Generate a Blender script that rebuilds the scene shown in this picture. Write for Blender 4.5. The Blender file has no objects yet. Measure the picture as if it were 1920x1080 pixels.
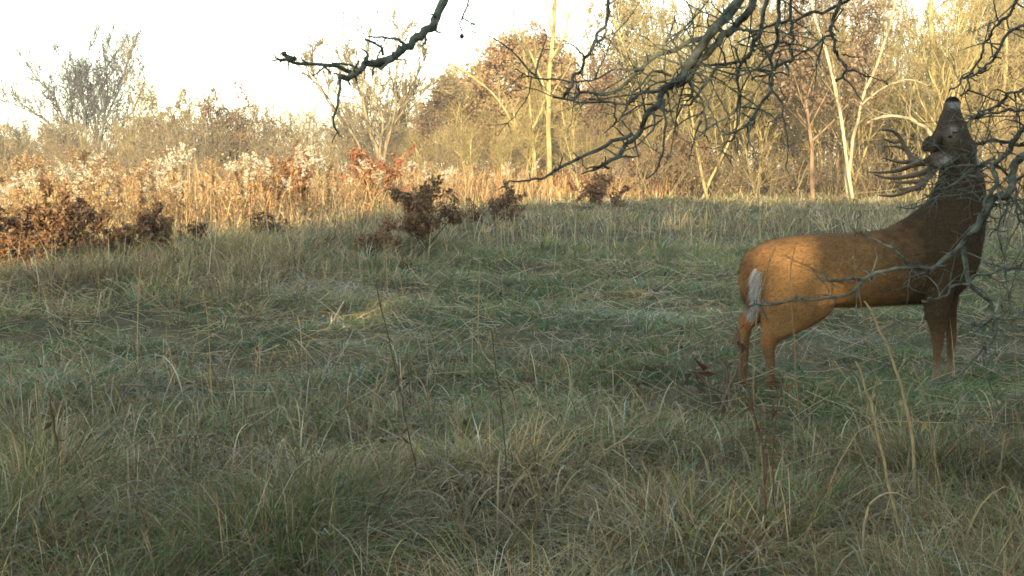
import bpy, math, random
import numpy as np
from mathutils import Vector

# ------------------------------------------------------------------ camera
C = bpy.context.scene.collection
SC = bpy.context.scene
F = 2500.0                 # focal length in photo pixels (photo 1920 x 1080)
CAM_H = 1.31
HORIZON = 320.0
HAZE = 0.0005
PITCH = math.atan((540 - HORIZON) / F)
cam_data = bpy.data.cameras.new('camera')
cam_data.sensor_width = 36.0
cam_data.lens = 36.0 * F / 1920.0
cam_data.clip_start = 0.05
cam_data.clip_end = 6000
cam = bpy.data.objects.new('camera', cam_data)
cam.location = (0, 0, CAM_H)
cam.rotation_euler = (math.radians(90) - PITCH, 0, 0)
C.objects.link(cam)
SC.camera = cam

# ------------------------------------------------------------------ sky, sun, exposure
SUN_EL = math.radians(12.0)
SUN_SIDE = 0.085           # the light travels along (SUN_SIDE, 1)
w = bpy.data.worlds.new('World')
SC.world = w
w.use_nodes = True
nt = w.node_tree
sky = nt.nodes.new('ShaderNodeTexSky')
sky.sky_type = 'NISHITA'
sky.sun_disc = False
sky.sun_elevation = SUN_EL
sky.sun_rotation = math.pi + math.atan(SUN_SIDE)
sky.air_density = 1.0
sky.dust_density = 0.4
sky.ozone_density = 0.4
bg = nt.nodes['Background']
bg.inputs['Strength'].default_value = 0.15
hsv = nt.nodes.new('ShaderNodeHueSaturation')   # a thin high veil of cloud: the sky is paler than a clear one
hsv.inputs['Saturation'].default_value = 0.7
nt.links.new(sky.outputs['Color'], hsv.inputs['Color'])
tint = nt.nodes.new('ShaderNodeVectorMath')
tint.operation = 'MULTIPLY'
tint.inputs[1].default_value = (0.98, 1.0, 0.93)
nt.links.new(hsv.outputs['Color'], tint.inputs[0])
nt.links.new(tint.outputs['Vector'], bg.inputs['Color'])

sun_data = bpy.data.lights.new('sun', 'SUN')
sun_data.energy = 2.6
sun_data.angle = math.radians(0.5)
sun_data.color = (1.0, 0.79, 0.47)
sun = bpy.data.objects.new('sun', sun_data)
_h = math.hypot(SUN_SIDE, 1)
SUN_DIR = np.array([SUN_SIDE / _h * math.cos(SUN_EL), 1 / _h * math.cos(SUN_EL), -math.sin(SUN_EL)])
sun.rotation_euler = Vector(SUN_DIR).to_track_quat('-Z', 'Y').to_euler()
sun.location = (-3, -20, 20)
C.objects.link(sun)

SC.view_settings.view_transform = 'Standard'
SC.view_settings.look = 'None'
SC.view_settings.exposure = 2.15
SC.view_settings.gamma = 1.0
SC.view_settings.use_curve_mapping = False
SC.render.engine = 'CYCLES'
cy = SC.cycles
cy.max_bounces = 5
cy.diffuse_bounces = 3
cy.glossy_bounces = 2
cy.transmission_bounces = 3
cy.caustics_reflective = False
cy.caustics_refractive = False
cy.use_denoising = True
cy.filter_width = 1.7

# ------------------------------------------------------------------ helpers
rng = np.random.default_rng(11)


def at(px, py, d):
    """photo pixel -> world point whose distance along the view's ground axis is d"""
    u = (px - 960) / F
    v = (540 - py) / F
    y = math.cos(PITCH) + v * math.sin(PITCH)
    z = -math.sin(PITCH) + v * math.cos(PITCH)
    s = d / y
    return np.array([u * s, d, CAM_H + z * s])


def px_x(px, d):
    return at(px, 540, d)[0]


def top_h(py, d):
    return at(960, py, d)[2]


def vnoise(x, y, scale, seed=0):
    """smooth value noise in 0..1"""
    x = np.asarray(x, float) / scale + 1000
    y = np.asarray(y, float) / scale + 1000
    xi = np.floor(x).astype(np.int64)
    yi = np.floor(y).astype(np.int64)
    fx, fy = x - xi, y - yi
    fx = fx * fx * (3 - 2 * fx)
    fy = fy * fy * (3 - 2 * fy)

    def hsh(a, b):
        n = (a * 374761393 + b * 668265263 + seed * 974711) & 0x7fffffff
        n = ((n ^ (n >> 13)) * 1274126177) & 0x7fffffff
        n = n ^ (n >> 16)
        return (n & 0xffff) / 65535.0
    a = hsh(xi, yi) * (1 - fx) + hsh(xi + 1, yi) * fx
    b = hsh(xi, yi + 1) * (1 - fx) + hsh(xi + 1, yi + 1) * fx
    return a * (1 - fy) + b * fy


def gz(x, y):
    """height of the ground"""
    x = np.asarray(x, float)
    y = np.asarray(y, float)
    return 0.10 * (vnoise(x, y, 2.3, 1) - 0.5) + 0.05 * (vnoise(x, y, 0.8, 2) - 0.5)


def nrm(a):
    return a / np.maximum(np.linalg.norm(a, axis=-1, keepdims=True), 1e-9)


class MB:
    """collects polygons with numpy and makes ONE mesh object"""

    def __init__(s):
        s.v, s.f, s.c, s.n = [], [], [], 0

    def add(s, verts, faces, col=None):
        verts = np.asarray(verts, np.float32).reshape(-1, 3)
        s.v.append(verts)
        for f in (faces if isinstance(faces, list) else [faces]):
            s.f.append(np.asarray(f, np.int64) + s.n)
        if col is None:
            col = (0.5, 0.5, 0.5)
        col = np.asarray(col, np.float32)
        if col.ndim == 1:
            col = np.repeat(col[None], len(verts), 0)
        s.c.append(col)
        s.n += len(verts)
        return s

    def data(s, name, mat, smooth=True):
        me = bpy.data.meshes.new(name)
        V = np.concatenate(s.v)
        me.vertices.add(len(V))
        me.vertices.foreach_set('co', V.ravel())
        loops = np.concatenate([f.ravel() for f in s.f]).astype(np.int32)
        tot = np.concatenate([np.full(len(f), f.shape[1], np.int32) for f in s.f])
        start = np.concatenate([[0], np.cumsum(tot)[:-1]]).astype(np.int32)
        me.loops.add(len(loops))
        me.loops.foreach_set('vertex_index', loops)
        me.polygons.add(len(tot))
        me.polygons.foreach_set('loop_start', start)
        me.polygons.foreach_set('loop_total', tot)
        if smooth:
            me.polygons.foreach_set('use_smooth', np.ones(len(tot), bool))
        me.update(calc_edges=True)
        Cc = np.concatenate(s.c)
        a = me.color_attributes.new('Col', 'FLOAT_COLOR', 'POINT')
        a.data.foreach_set('color', np.concatenate([Cc, np.ones((len(Cc), 1), np.float32)], 1).ravel())
        me.materials.append(mat)
        return me

    def build(s, name, mat, parent=None, smooth=True):
        o = bpy.data.objects.new(name, s.data(name, mat, smooth))
        C.objects.link(o)
        if parent is not None:
            o.parent = parent
        return o


def tag(o, label=None, cat=None, group=None, kind=None):
    if label:
        o['label'] = label
    if cat:
        o['category'] = cat
    if group:
        o['group'] = group
    if kind:
        o['kind'] = kind
    return o


def empty(name, loc=(0, 0, 0), rz=0.0, s=1.0):
    o = bpy.data.objects.new(name, None)
    o.empty_display_size = 0.2
    C.objects.link(o)
    o.location = loc
    o.rotation_euler = (0, 0, rz)
    o.scale = (s, s, s)
    return o


def copy_tree(o, parent=None):
    c = o.copy()
    C.objects.link(c)
    if parent is not None:
        c.parent = parent
    for ch in o.children:
        copy_tree(ch, c)
    return c


def tubes(mb, polys, k, cols=None):
    """polys: list of (points (N,3), radii (N,)); grouped by N and vectorised"""
    groups = {}
    for i, (p, r) in enumerate(polys):
        groups.setdefault(len(p), []).append(i)
    for N, idx in groups.items():
        P = np.stack([polys[i][0] for i in idx]).astype(float)
        R = np.stack([polys[i][1] for i in idx]).astype(float)
        cc = None
        if cols is not None:
            cc = np.stack([np.asarray(cols[i], float) for i in idx])
        tube_arr(mb, P, R, k, cc)


def tube_arr(mb, P, R, k, cc=None):
    B, N = R.shape
    T = nrm(np.gradient(P, axis=1))
    ref = np.array([0.31, 0.88, 0.21])
    U = nrm(np.cross(T, ref))
    V = np.cross(T, U)
    a = np.arange(k) * 2 * math.pi / k
    ring = (np.cos(a)[None, None, :, None] * U[:, :, None, :] + np.sin(a)[None, None, :, None] * V[:, :, None, :])
    X = P[:, :, None, :] + R[:, :, None, None] * ring
    b = np.arange(B)[:, None, None] * N * k
    i = np.arange(N - 1)[None, :, None] * k
    j = np.arange(k)[None, None, :]
    j2 = (j + 1) % k
    q = np.stack([b + i + j, b + i + j2, b + i + k + j2, b + i + k + j], -1).reshape(-1, 4)
    col = None
    if cc is not None:
        col = np.repeat(cc, N * k, 0)
    mb.add(X.reshape(-1, 3), q, col)


def spawn(r, P, R, n, t0, t1, ang, length, N, rad, up=0.3, wander=0.12, taper=0.25, droop=0.0, minr=0.004):
    """children of the polylines P (B,M,3): n each; vectorised"""
    B, M, _ = P.shape
    t = r.uniform(t0, t1, (B, n))
    f = t * (M - 1)
    i = np.minimum(f.astype(int), M - 2)
    fr = (f - i)[..., None]
    bi = np.arange(B)[:, None]
    base = P[bi, i] * (1 - fr) + P[bi, i + 1] * fr
    r0 = R[bi, i] * (1 - fr[..., 0]) + R[bi, i + 1] * fr[..., 0]
    T = nrm(P[bi, i + 1] - P[bi, i])
    rnd = nrm(r.normal(size=(B, n, 3)))
    side = nrm(np.cross(T, rnd))
    a = ang * r.uniform(0.6, 1.35, (B, n, 1))
    D = nrm(T * np.cos(a) + side * np.sin(a) + np.array([0, 0, up]))
    plen = np.linalg.norm(np.diff(P, axis=1), axis=2).sum(1)[:, None]
    L = plen * length * r.uniform(0.55, 1.25, (B, n)) * (1.15 - 0.55 * t)
    base = base.reshape(-1, 3)
    D = D.reshape(-1, 3)
    L = L.reshape(-1, 1)
    r0 = np.maximum(np.minimum(r0.reshape(-1) * rad, r0.reshape(-1) * 0.9), minr)
    Q = np.zeros((B * n, N, 3))
    Q[:, 0] = base
    for s in range(1, N):
        D = nrm(D + r.normal(size=D.shape) * wander + np.array([0, 0, up * 0.35 - droop]))
        Q[:, s] = Q[:, s - 1] + D * L / (N - 1)
    RR = r0[:, None] * np.linspace(1, taper, N)[None]
    RR = np.maximum(RR, minr * 0.6)
    return Q, RR


def leaves(mb, r, P, size, cols, fold=0.25, long=1.7, up=0.0):
    """small folded leaf faces at the points P (six vertices, four triangles)"""
    n = len(P)
    a = nrm(r.normal(size=(n, 3)) + np.array([0, 0, up]))
    b = nrm(np.cross(a, r.normal(size=(n, 3))))
    c = np.cross(a, b)
    s = (size * r.uniform(0.6, 1.4, n))[:, None]
    L, W = s * long, s * r.uniform(0.7, 1.2, (n, 1))
    p0 = P
    p1 = P + a * L * 0.35 + b * W * 0.5 + c * W * fold
    p2 = P + a * L * 0.4 - b * W * 0.5 + c * W * fold
    p3 = P + a * L * 0.55
    p4 = P + a * L + c * W * r.uniform(-0.7, 0.7, (n, 1))
    V = np.stack([p0, p1, p3, p2, p4], 1).reshape(-1, 3)
    o = np.arange(n)[:, None] * 5
    f = np.concatenate([o + np.array([[0, 1, 2]]), o + np.array([[0, 2, 3]]), o + np.array([[1, 4, 2]]), o + np.array([[3, 2, 4]])])
    cols = np.asarray(cols, float)
    ci = r.integers(0, len(cols), n)
    cc = cols[ci] * r.uniform(0.75, 1.25, (n, 1))
    mb.add(V, f, np.repeat(cc, 5, 0))


def blades(mb, base, h, wdt, lean, curl, az, col, nseg=3, r=rng, nod=0.42):
    """grass blades: bent tapering strips"""
    n = len(base)
    d = np.stack([np.cos(az), np.sin(az), np.zeros(n)], 1)
    waz = az + r.uniform(0.3, 2.8, n)
    wv = np.stack([np.cos(waz), np.sin(waz), np.zeros(n)], 1)
    rows = []
    for s in range(nseg + 1):
        t = s / nseg
        out = h * (lean * t + curl * (t * t if nod < 0.7 else t ** 3.2) * 0.9)
        zz = h * (t - nod * curl * (t ** 3 if nod < 0.7 else t ** 4.5) - 0.30 * lean * t * t)
        c = base + d * out[:, None]
        c[:, 2] += zz
        if s < nseg:
            ww = wdt * (0.5 if s == 0 else (1.0 - 0.55 * t)) * 0.5
            rows += [c - wv * ww[:, None], c + wv * ww[:, None]]
        else:
            rows.append(c)
    V = np.stack(rows, 1)
    k = V.shape[1]
    o = np.arange(n)[:, None] * k
    q = [o + np.array([[2 * s, 2 * s + 1, 2 * s + 3, 2 * s + 2]]) for s in range(nseg - 1)]
    t = o + np.array([[2 * nseg - 2, 2 * nseg - 1, 2 * nseg]])
    fs = ([np.concatenate(q)] if q else []) + [t]
    mb.add(V.reshape(-1, 3), fs, np.repeat(col, k, 0))


def smooth_line(pts, n):
    """Catmull-Rom through pts, n points"""
    pts = np.asarray(pts, float)
    if len(pts) == 2:
        t = np.linspace(0, 1, n)[:, None]
        return pts[0] * (1 - t) + pts[1] * t
    P = np.vstack([2 * pts[0] - pts[1], pts, 2 * pts[-1] - pts[-2]])
    u = np.linspace(0, len(pts) - 1 - 1e-6, n)
    i = u.astype(int)
    t = (u - i)[:, None]
    a, b, c, d = P[i], P[i + 1], P[i + 2], P[i + 3]
    return 0.5 * (2 * b + (c - a) * t + (2 * a - 5 * b + 4 * c - d) * t ** 2 + (3 * b - a - 3 * c + d) * t ** 3)


# ------------------------------------------------------------------ materials
def material(name, rough=0.9, translucent=0.0, tint_noise=None, noise_scale=20.0, bump=0.0, vary=0.0, base=None, spec=0.15, stretch=None):
    m = bpy.data.materials.new(name)
    m.use_nodes = True
    t = m.node_tree
    b = t.nodes['Principled BSDF']
    b.inputs['Roughness'].default_value = rough
    b.inputs['Specular IOR Level'].default_value = spec
    if base is None:
        a = t.nodes.new('ShaderNodeAttribute')
        a.attribute_name = 'Col'
        col = a.outputs['Color']
    else:
        a = t.nodes.new('ShaderNodeRGB')
        a.outputs[0].default_value = (*base, 1)
        col = a.outputs[0]
    tc = t.nodes.new('ShaderNodeTexCoord')
    nz = None
    if tint_noise is not None or bump:
        nz = t.nodes.new('ShaderNodeTexNoise')
        nz.inputs['Scale'].default_value = noise_scale
        nz.inputs['Detail'].default_value = 5
        src = tc.outputs['Object']
        if stretch:
            mp = t.nodes.new('ShaderNodeMapping')
            mp.inputs['Scale'].default_value = stretch
            t.links.new(src, mp.inputs['Vector'])
            src = mp.outputs['Vector']
        t.links.new(src, nz.inputs['Vector'])
    if tint_noise is not None:
        rp = t.nodes.new('ShaderNodeMapRange')
        rp.inputs['From Min'].default_value = 0.3
        rp.inputs['From Max'].default_value = 0.7
        rp.inputs['To Min'].default_value = 1 - tint_noise
        rp.inputs['To Max'].default_value = 1 + tint_noise
        t.links.new(nz.outputs['Fac'], rp.inputs['Value'])
        mx = t.nodes.new('ShaderNodeVectorMath')
        mx.operation = 'SCALE'
        t.links.new(col, mx.inputs[0])
        t.links.new(rp.outputs['Result'], mx.inputs['Scale'])
        col = mx.outputs['Vector']
    if vary:
        oi = t.nodes.new('ShaderNodeObjectInfo')
        rp = t.nodes.new('ShaderNodeMapRange')
        rp.inputs['To Min'].default_value = 1 - vary
        rp.inputs['To Max'].default_value = 1 + vary
        t.links.new(oi.outputs['Random'], rp.inputs['Value'])
        mx = t.nodes.new('ShaderNodeVectorMath')
        mx.operation = 'SCALE'
        t.links.new(col, mx.inputs[0])
        t.links.new(rp.outputs['Result'], mx.inputs['Scale'])
        col = mx.outputs['Vector']
    t.links.new(col, b.inputs['Base Color'])
    if bump:
        bp = t.nodes.new('ShaderNodeBump')
        bp.inputs['Strength'].default_value = bump
        bp.inputs['Distance'].default_value = 0.02
        t.links.new(nz.outputs['Fac'], bp.inputs['Height'])
        t.links.new(bp.outputs['Normal'], b.inputs['Normal'])
    if translucent:
        tr = t.nodes.new('ShaderNodeBsdfTranslucent')
        t.links.new(col, tr.inputs['Color'])
        ms = t.nodes.new('ShaderNodeMixShader')
        ms.inputs['Fac'].default_value = translucent
        t.links.new(b.outputs['BSDF'], ms.inputs[1])
        t.links.new(tr.outputs['BSDF'], ms.inputs[2])
        t.links.new(ms.outputs['Shader'], t.nodes['Material Output'].inputs['Surface'])
    return m


M_GRASS = material('grass', 0.75, 0.25, spec=0.25)
M_LEAF = material('dry_leaf', 0.8, 0.25, spec=0.2, vary=0.12)
M_BARK = material('bark', 0.95, 0, 0.6, 3.0, 0.5, vary=0.25, stretch=(1, 1, 0.45))
M_TWIG = material('twig', 0.95, 0, vary=0.2)
M_APPLE = material('lichen_bark', 0.95, 0, 0.55, 26.0, 0.7)
M_STALK = material('dry_stalk', 0.85, 0.1, 0.25, 30.0)
M_FLUFF = material('seed_fluff', 0.95, 0.35, vary=0.12)
M_FUR = material('deer_fur', 0.95, 0, 0.30, 150.0, 0.35, spec=0.04, stretch=(0.4, 1, 0.7))
M_ANTLER = material('antler', 0.6, 0, 0.3, 40.0, 0.3, spec=0.3)
M_EYE = material('eye', 0.12, 0, base=(0.008, 0.006, 0.005), spec=0.6)

# ground material: soil, thatch and moss mottling
M_SOIL = bpy.data.materials.new('soil_and_thatch')
M_SOIL.use_nodes = True
_t = M_SOIL.node_tree
_b = _t.nodes['Principled BSDF']
_b.inputs['Roughness'].default_value = 1
_b.inputs['Specular IOR Level'].default_value = 0.05
_tc = _t.nodes.new('ShaderNodeTexCoord')
_n1 = _t.nodes.new('ShaderNodeTexNoise')
_n1.inputs['Scale'].default_value = 1.3
_n1.inputs['Detail'].default_value = 8
_n2 = _t.nodes.new('ShaderNodeTexNoise')
_n2.inputs['Scale'].default_value = 30
_n2.inputs['Detail'].default_value = 6
for _n in (_n1, _n2):
    _t.links.new(_tc.outputs['Object'], _n.inputs['Vector'])
_r1 = _t.nodes.new('ShaderNodeValToRGB')
_r1.color_ramp.elements[0].position = 0.35
_r1.color_ramp.elements[0].color = (0.045, 0.05, 0.022, 1)
_r1.color_ramp.elements[1].position = 0.65
_r1.color_ramp.elements[1].color = (0.12, 0.095, 0.055, 1)
_t.links.new(_n1.outputs['Fac'], _r1.inputs['Fac'])
_r2 = _t.nodes.new('ShaderNodeMapRange')
_r2.inputs['To Min'].default_value = 0.5
_r2.inputs['To Max'].default_value = 1.5
_t.links.new(_n2.outputs['Fac'], _r2.inputs['Value'])
_sc = _t.nodes.new('ShaderNodeVectorMath')
_sc.operation = 'SCALE'
_t.links.new(_r1.outputs['Color'], _sc.inputs[0])
_t.links.new(_r2.outputs['Result'], _sc.inputs['Scale'])
_t.links.new(_sc.outputs['Vector'], _b.inputs['Base Color'])
_bp = _t.nodes.new('ShaderNodeBump')
_bp.inputs['Strength'].default_value = 0.8
_bp.inputs['Distance'].default_value = 0.05
_t.links.new(_n2.outputs['Fac'], _bp.inputs['Height'])
_t.links.new(_bp.outputs['Normal'], _b.inputs['Normal'])

# ------------------------------------------------------------------ ground
gx = np.concatenate([[-1500, -700, -300, -120, -70], np.arange(-46, 46.01, 0.5), [70, 120, 300, 700, 1500]])
gy = np.concatenate([[-1500, -700, -300, -100, -40, -20, -10], np.arange(-4, 26.01, 0.4), np.arange(27, 100, 1.5), [120, 180, 300, 700, 1500]])
GX, GY = np.meshgrid(gx, gy)
GZ = gz(GX, GY)
nx, ny = len(gx), len(gy)
idx = np.arange(nx * ny).reshape(ny, nx)
q = np.stack([idx[:-1, :-1], idx[:-1, 1:], idx[1:, 1:], idx[1:, :-1]], -1).reshape(-1, 4)
g = MB().add(np.stack([GX, GY, GZ], -1), q).build('ground', M_SOIL)
tag(g, 'rough field ground of soil and thatch under the grass', 'ground', kind='structure')

# where the bank of tall weeds starts (distance as a function of photo column)
WPX = np.array([-400, 0, 250, 500, 700, 850, 1000, 1150, 1250, 2400])
WD = np.array([16.5, 19.5, 24, 28, 37, 48, 56, 60, 62, 62.0])


def weed_front(x, y):
    return np.interp(960 + F * np.asarray(x) / np.asarray(y), WPX, WD)


# ------------------------------------------------------------------ grass
PAL = dict(green=(0.085, 0.155, 0.035), teal=(0.135, 0.21, 0.105), olive=(0.175, 0.17, 0.052), straw=(0.40, 0.305, 0.15),
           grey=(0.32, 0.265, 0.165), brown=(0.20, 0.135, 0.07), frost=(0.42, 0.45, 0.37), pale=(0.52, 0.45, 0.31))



def sample_ground(r, n, y0, y1, power=1.0, margin=1.3):
    u = r.uniform(0, 1, n)
    e = power + 1
    y = (y0 ** e + u * (y1 ** e - y0 ** e)) ** (1 / e)
    x = r.uniform(-1, 1, n) * (0.40 * y + margin)
    return x, y


FROST = [(480, 690, 230, 34), (310, 742, 200, 24), (720, 640, 190, 32), (1540, 650, 100, 34), (1220, 590, 130, 28),
         (1500, 690, 80, 30), (220, 890, 70, 34), (1880, 660, 110, 26), (1010, 655, 130, 26), (640, 560, 120, 20)]


def frost_mask(x, y):
    px = 960 + F * x / y
    py = HORIZON + F * CAM_H / y
    m = np.zeros_like(x)
    for cx, cy_, sx, sy in FROST:
        m = np.maximum(m, np.exp(-((px - cx) / sx) ** 2 - ((py - cy_) / sy) ** 2))
    return m


def pick(r, probs, names):
    p = np.stack(probs, 1)
    p = p / p.sum(1, keepdims=True)
    u = r.uniform(0, 1, len(p))[:, None]
    k = (np.cumsum(p, 1) < u).sum(1)
    k = np.minimum(k, len(names) - 1)
    cols = np.array([PAL[n] for n in names])
    return cols[k], k


def grass_layer(r, ntuft, per, y0, y1, kind):
    mb = MB()
    x, y = sample_ground(r, ntuft, y0, y1, 0.55 if kind != 'far' else 0.5)
    dens = 0.0 + 1.6 * (vnoise(x, y, 1.1, 5) * (0.25 + 1.2 * vnoise(x, y, 0.4, 6))) ** 1.5
    keep = r.uniform(0, 1, ntuft) < np.clip(dens, 0, 1)
    x, y = x[keep], y[keep]
    if kind != 'far':
        keep = y < weed_front(x, y) + 2
        x, y = x[keep], y[keep]
    nb = r.integers(int(per * 0.5), int(per * 1.5), len(x))
    ti = np.repeat(np.arange(len(x)), nb)
    n = len(ti)
    tx, ty = x[ti], y[ti]
    px = 960 + F * tx / ty
    py = HORIZON + F * CAM_H / ty
    trad = (0.05 + 0.035 * np.sqrt(ty))[:] * r.uniform(0.6, 1.3, len(x))[ti] * 0.7
    ang = r.uniform(0, 2 * math.pi, n)
    rr = trad * np.sqrt(r.uniform(0, 1, n))
    bx, by = tx + np.cos(ang) * rr, ty + np.sin(ang) * rr
    fm = frost_mask(bx, by)
    n1 = vnoise(bx, by, 1.7, 21)
    n2 = vnoise(bx, by, 0.6, 22)
    tall_left = np.clip((900 - px) / 350, 0, 1) * np.clip((640 - py) / 70, 0, 1)
    far = np.clip((525 - py) / 90, 0, 1)
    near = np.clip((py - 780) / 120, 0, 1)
    mid = 1 - np.maximum(np.maximum(far, near), tall_left)
    right_near = near * np.clip((px - 500) / 500, 0, 1)
    thgt = r.uniform(0.7, 1.3, len(x))[ti]
    h = (0.14 + 0.11 * near + 0.22 * tall_left + 0.26 * far + 0.07 * mid * (n1 - 0.3)) * thgt
    h = h * r.uniform(0.45, 1.25, n) * (0.45 + 1.1 * n2) * (1 - 0.35 * fm)
    p_green = 0.25 + 1.0 * mid + 0.55 * near * (1 - right_near * 0.6) * (n1 > 0.38)
    p_teal = 0.12 + 1.25 * mid + 0.2 * near
    p_straw = 0.45 + 0.5 * right_near + 1.1 * far + 0.25 * near + 0.8 * tall_left
    p_grey = 0.55 + 0.3 * tall_left + 0.3 * far + 0.2 * near
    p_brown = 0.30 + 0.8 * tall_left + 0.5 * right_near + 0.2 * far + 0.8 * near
    p_olive = 0.35 + 0.2 * near
    n3 = vnoise(bx, by, 1.3, 41)
    n4 = vnoise(bx, by, 0.8, 42)
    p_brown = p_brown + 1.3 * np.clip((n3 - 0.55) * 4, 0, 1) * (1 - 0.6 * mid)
    p_green = p_green + 0.9 * np.clip((n4 - 0.6) * 4, 0, 1)
    p_straw = p_straw + 0.5 * np.clip((0.4 - n3) * 4, 0, 1) * near
    p_frost = 0.06 + 1.5 * fm * (0.4 + n2)
    p_pale = 0.04 + 0.05 * near + 0.1 * far
    tp = [p_green, p_teal, p_straw, p_grey, p_brown, p_olive, p_frost, p_pale]
    names = ['green', 'teal', 'straw', 'grey', 'brown', 'olive', 'frost', 'pale']
    # half of the blades share their tuft's own colour
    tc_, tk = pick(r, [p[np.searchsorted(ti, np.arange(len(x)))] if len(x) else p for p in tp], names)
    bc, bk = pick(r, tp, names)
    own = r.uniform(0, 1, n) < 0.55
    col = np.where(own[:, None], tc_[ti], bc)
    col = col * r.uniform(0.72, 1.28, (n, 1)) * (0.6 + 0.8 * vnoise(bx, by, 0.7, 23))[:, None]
    taz = r.uniform(0, 2 * math.pi, len(x))[ti]
    az = np.where(r.uniform(0, 1, n) < 0.6, ang, taz) + r.normal(0, 0.5, n)
    lean = np.abs(r.normal(0.42, 0.34, n)) + fm * 0.7 + 0.25 * mid
    curl = np.abs(r.normal(0.65, 0.45, n)) + fm * 0.4
    wd = (0.0020 + 0.00056 * ty) * r.uniform(0.5, 1.6, n)
    mat_ = r.uniform(0, 1, n) < 0.32
    lean = lean + mat_ * r.uniform(0.4, 1.3, n)
    h = h * (1 - 0.3 * mat_)
    deer_patch = np.clip((px - 1240) / 80, 0, 1) * np.clip((900 - py) / 60, 0, 1) * np.clip((py - 600) / 40, 0, 1)
    h = h * (1 - 0.5 * deer_patch)
    base = np.stack([bx, by, gz(bx, by) - 0.01], 1)
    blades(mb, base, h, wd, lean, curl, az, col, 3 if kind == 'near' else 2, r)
    return mb


r_ = np.random.default_rng(5)
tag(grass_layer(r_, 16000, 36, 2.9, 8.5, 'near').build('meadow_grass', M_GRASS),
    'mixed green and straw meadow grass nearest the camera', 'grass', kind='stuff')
tag(grass_layer(r_, 17000, 24, 8.2, 22, 'mid').build('meadow_grass', M_GRASS),
    'frosted green and grey-brown grass around the deer and across mid field', 'grass', kind='stuff')
tag(grass_layer(r_, 12000, 11, 21, 75, 'far').build('meadow_grass', M_GRASS),
    'far straw-coloured grass running up to the wood edge', 'grass', kind='stuff')

# dry, bent seed-grass leaning over the short sward (near foreground and right)
mb = MB()
x, y = sample_ground(r_, 11000, 3.0, 9.5, 0.6)
ppx, ppy = 960 + F * x / y, HORIZON + F * CAM_H / y
k = r_.uniform(0, 1, len(x)) < np.clip(0.06 + 0.9 * vnoise(x, y, 0.7, 31) * np.clip((ppy - 700) / 150, 0.05, 1), 0, 1) * (1 - 0.8 * ((ppx > 1240) & (ppy < 880)))
x, y = x[k], y[k]
rep = 3
bx = np.repeat(x, rep) + r_.normal(0, 0.05, len(x) * rep)
by = np.repeat(y, rep) + r_.normal(0, 0.05, len(x) * rep)
n = len(bx)
cols, _ = pick(r_, [np.full(n, .5), np.full(n, .3), np.full(n, .35), np.full(n, .35)], ['straw', 'pale', 'grey', 'brown'])
cols = cols * np.where(r_.uniform(0, 1, (n, 1)) < 0.6, 0.72, 1.0)
blades(mb, np.stack([bx, by, gz(bx, by)], 1), r_.uniform(0.15, 0.36, n) * np.where(r_.uniform(0, 1, n) < 0.08, 1.5, 1), r_.uniform(0.0035, 0.010, n), np.abs(r_.normal(0.2, 0.2, n)),
       np.abs(r_.normal(0.65, 0.35, n)), r_.uniform(0, 6.28, n), cols * r_.uniform(0.6, 1.15, (n, 1)), 8, r_, 0.9)
# thin upright stems with brown seed tips, mid field
x, y = sample_ground(r_, 5200, 4.0, 34, 0.6)
ppx, ppy = 960 + F * x / y, HORIZON + F * CAM_H / y
sparse = np.clip((620 - ppy) / 60, 0, 1) * np.clip((900 - ppx) / 300, 0, 1) + np.clip((500 - ppy) / 60, 0, 1) + 0.5 * np.clip((ppy - 760) / 100, 0, 1)
k = (r_.uniform(0, 1, len(x)) < np.clip(0.10 + sparse * 0.8, 0, 1) * (0.3 + 0.9 * vnoise(x, y, 2.0, 37))) & (y < weed_front(x, y))
x, y = x[k], y[k]
n = len(x)
cols, _ = pick(r_, [np.full(n, .5), np.full(n, .15), np.full(n, .4), np.full(n, .4)], ['straw', 'pale', 'grey', 'brown'])
blades(mb, np.stack([x, y, gz(x, y)], 1), r_.uniform(0.3, 0.65, n) * np.clip(y / 9, 0.7, 1.15), 0.0014 + 0.0005 * y, np.abs(r_.normal(0.1, 0.1, n)),
       np.abs(r_.normal(0.15, 0.2, n)), r_.uniform(0, 6.28, n), cols * r_.uniform(0.6, 1.1, (n, 1)), 3, r_)
tag(mb.build('dry_grass', M_GRASS), 'bleached bent grass blades and thin seed stems standing above the sward', 'grass', kind='stuff')

# dead leaves and broken straw lying in the sward
mb = MB()
x, y = sample_ground(r_, 9000, 3.0, 22, 0.5)
k = r_.uniform(0, 1, len(x)) < vnoise(x, y, 0.9, 61) ** 2 * 1.6
x, y = x[k], y[k]
n = len(x)
leaves(mb, r_, np.stack([x, y, gz(x, y) + r_.uniform(0.02, 0.14, n)], 1), 0.016, [(0.16, 0.10, 0.055), (0.24, 0.17, 0.09), (0.11, 0.075, 0.045), (0.34, 0.28, 0.17)], fold=0.5, long=1.8)
x, y = sample_ground(r_, 7000, 3.0, 18, 0.5)
n = len(x)
a = r_.uniform(0, 6.28, n)
L = r_.uniform(0.04, 0.16, n)
z = gz(x, y) + r_.uniform(0.03, 0.16, n)
c = np.stack([x, y, z], 1)
dv = np.stack([np.cos(a), np.sin(a), r_.normal(0, 0.35, n)], 1) * L[:, None]
P = np.stack([c - dv, c + r_.normal(0, 0.006, (n, 3)), c + dv], 1)
tube_arr(mb, P, (0.0008 + 0.00016 * y)[:, None] * np.ones((1, 3)), 3, np.array([PAL['straw'], PAL['brown'], PAL['grey'], PAL['pale']])[r_.integers(0, 4, n)])
tag(mb.build('leaf_litter', M_GRASS), 'dead leaf scraps and broken straw caught in the grass', 'litter', kind='stuff')

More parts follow.
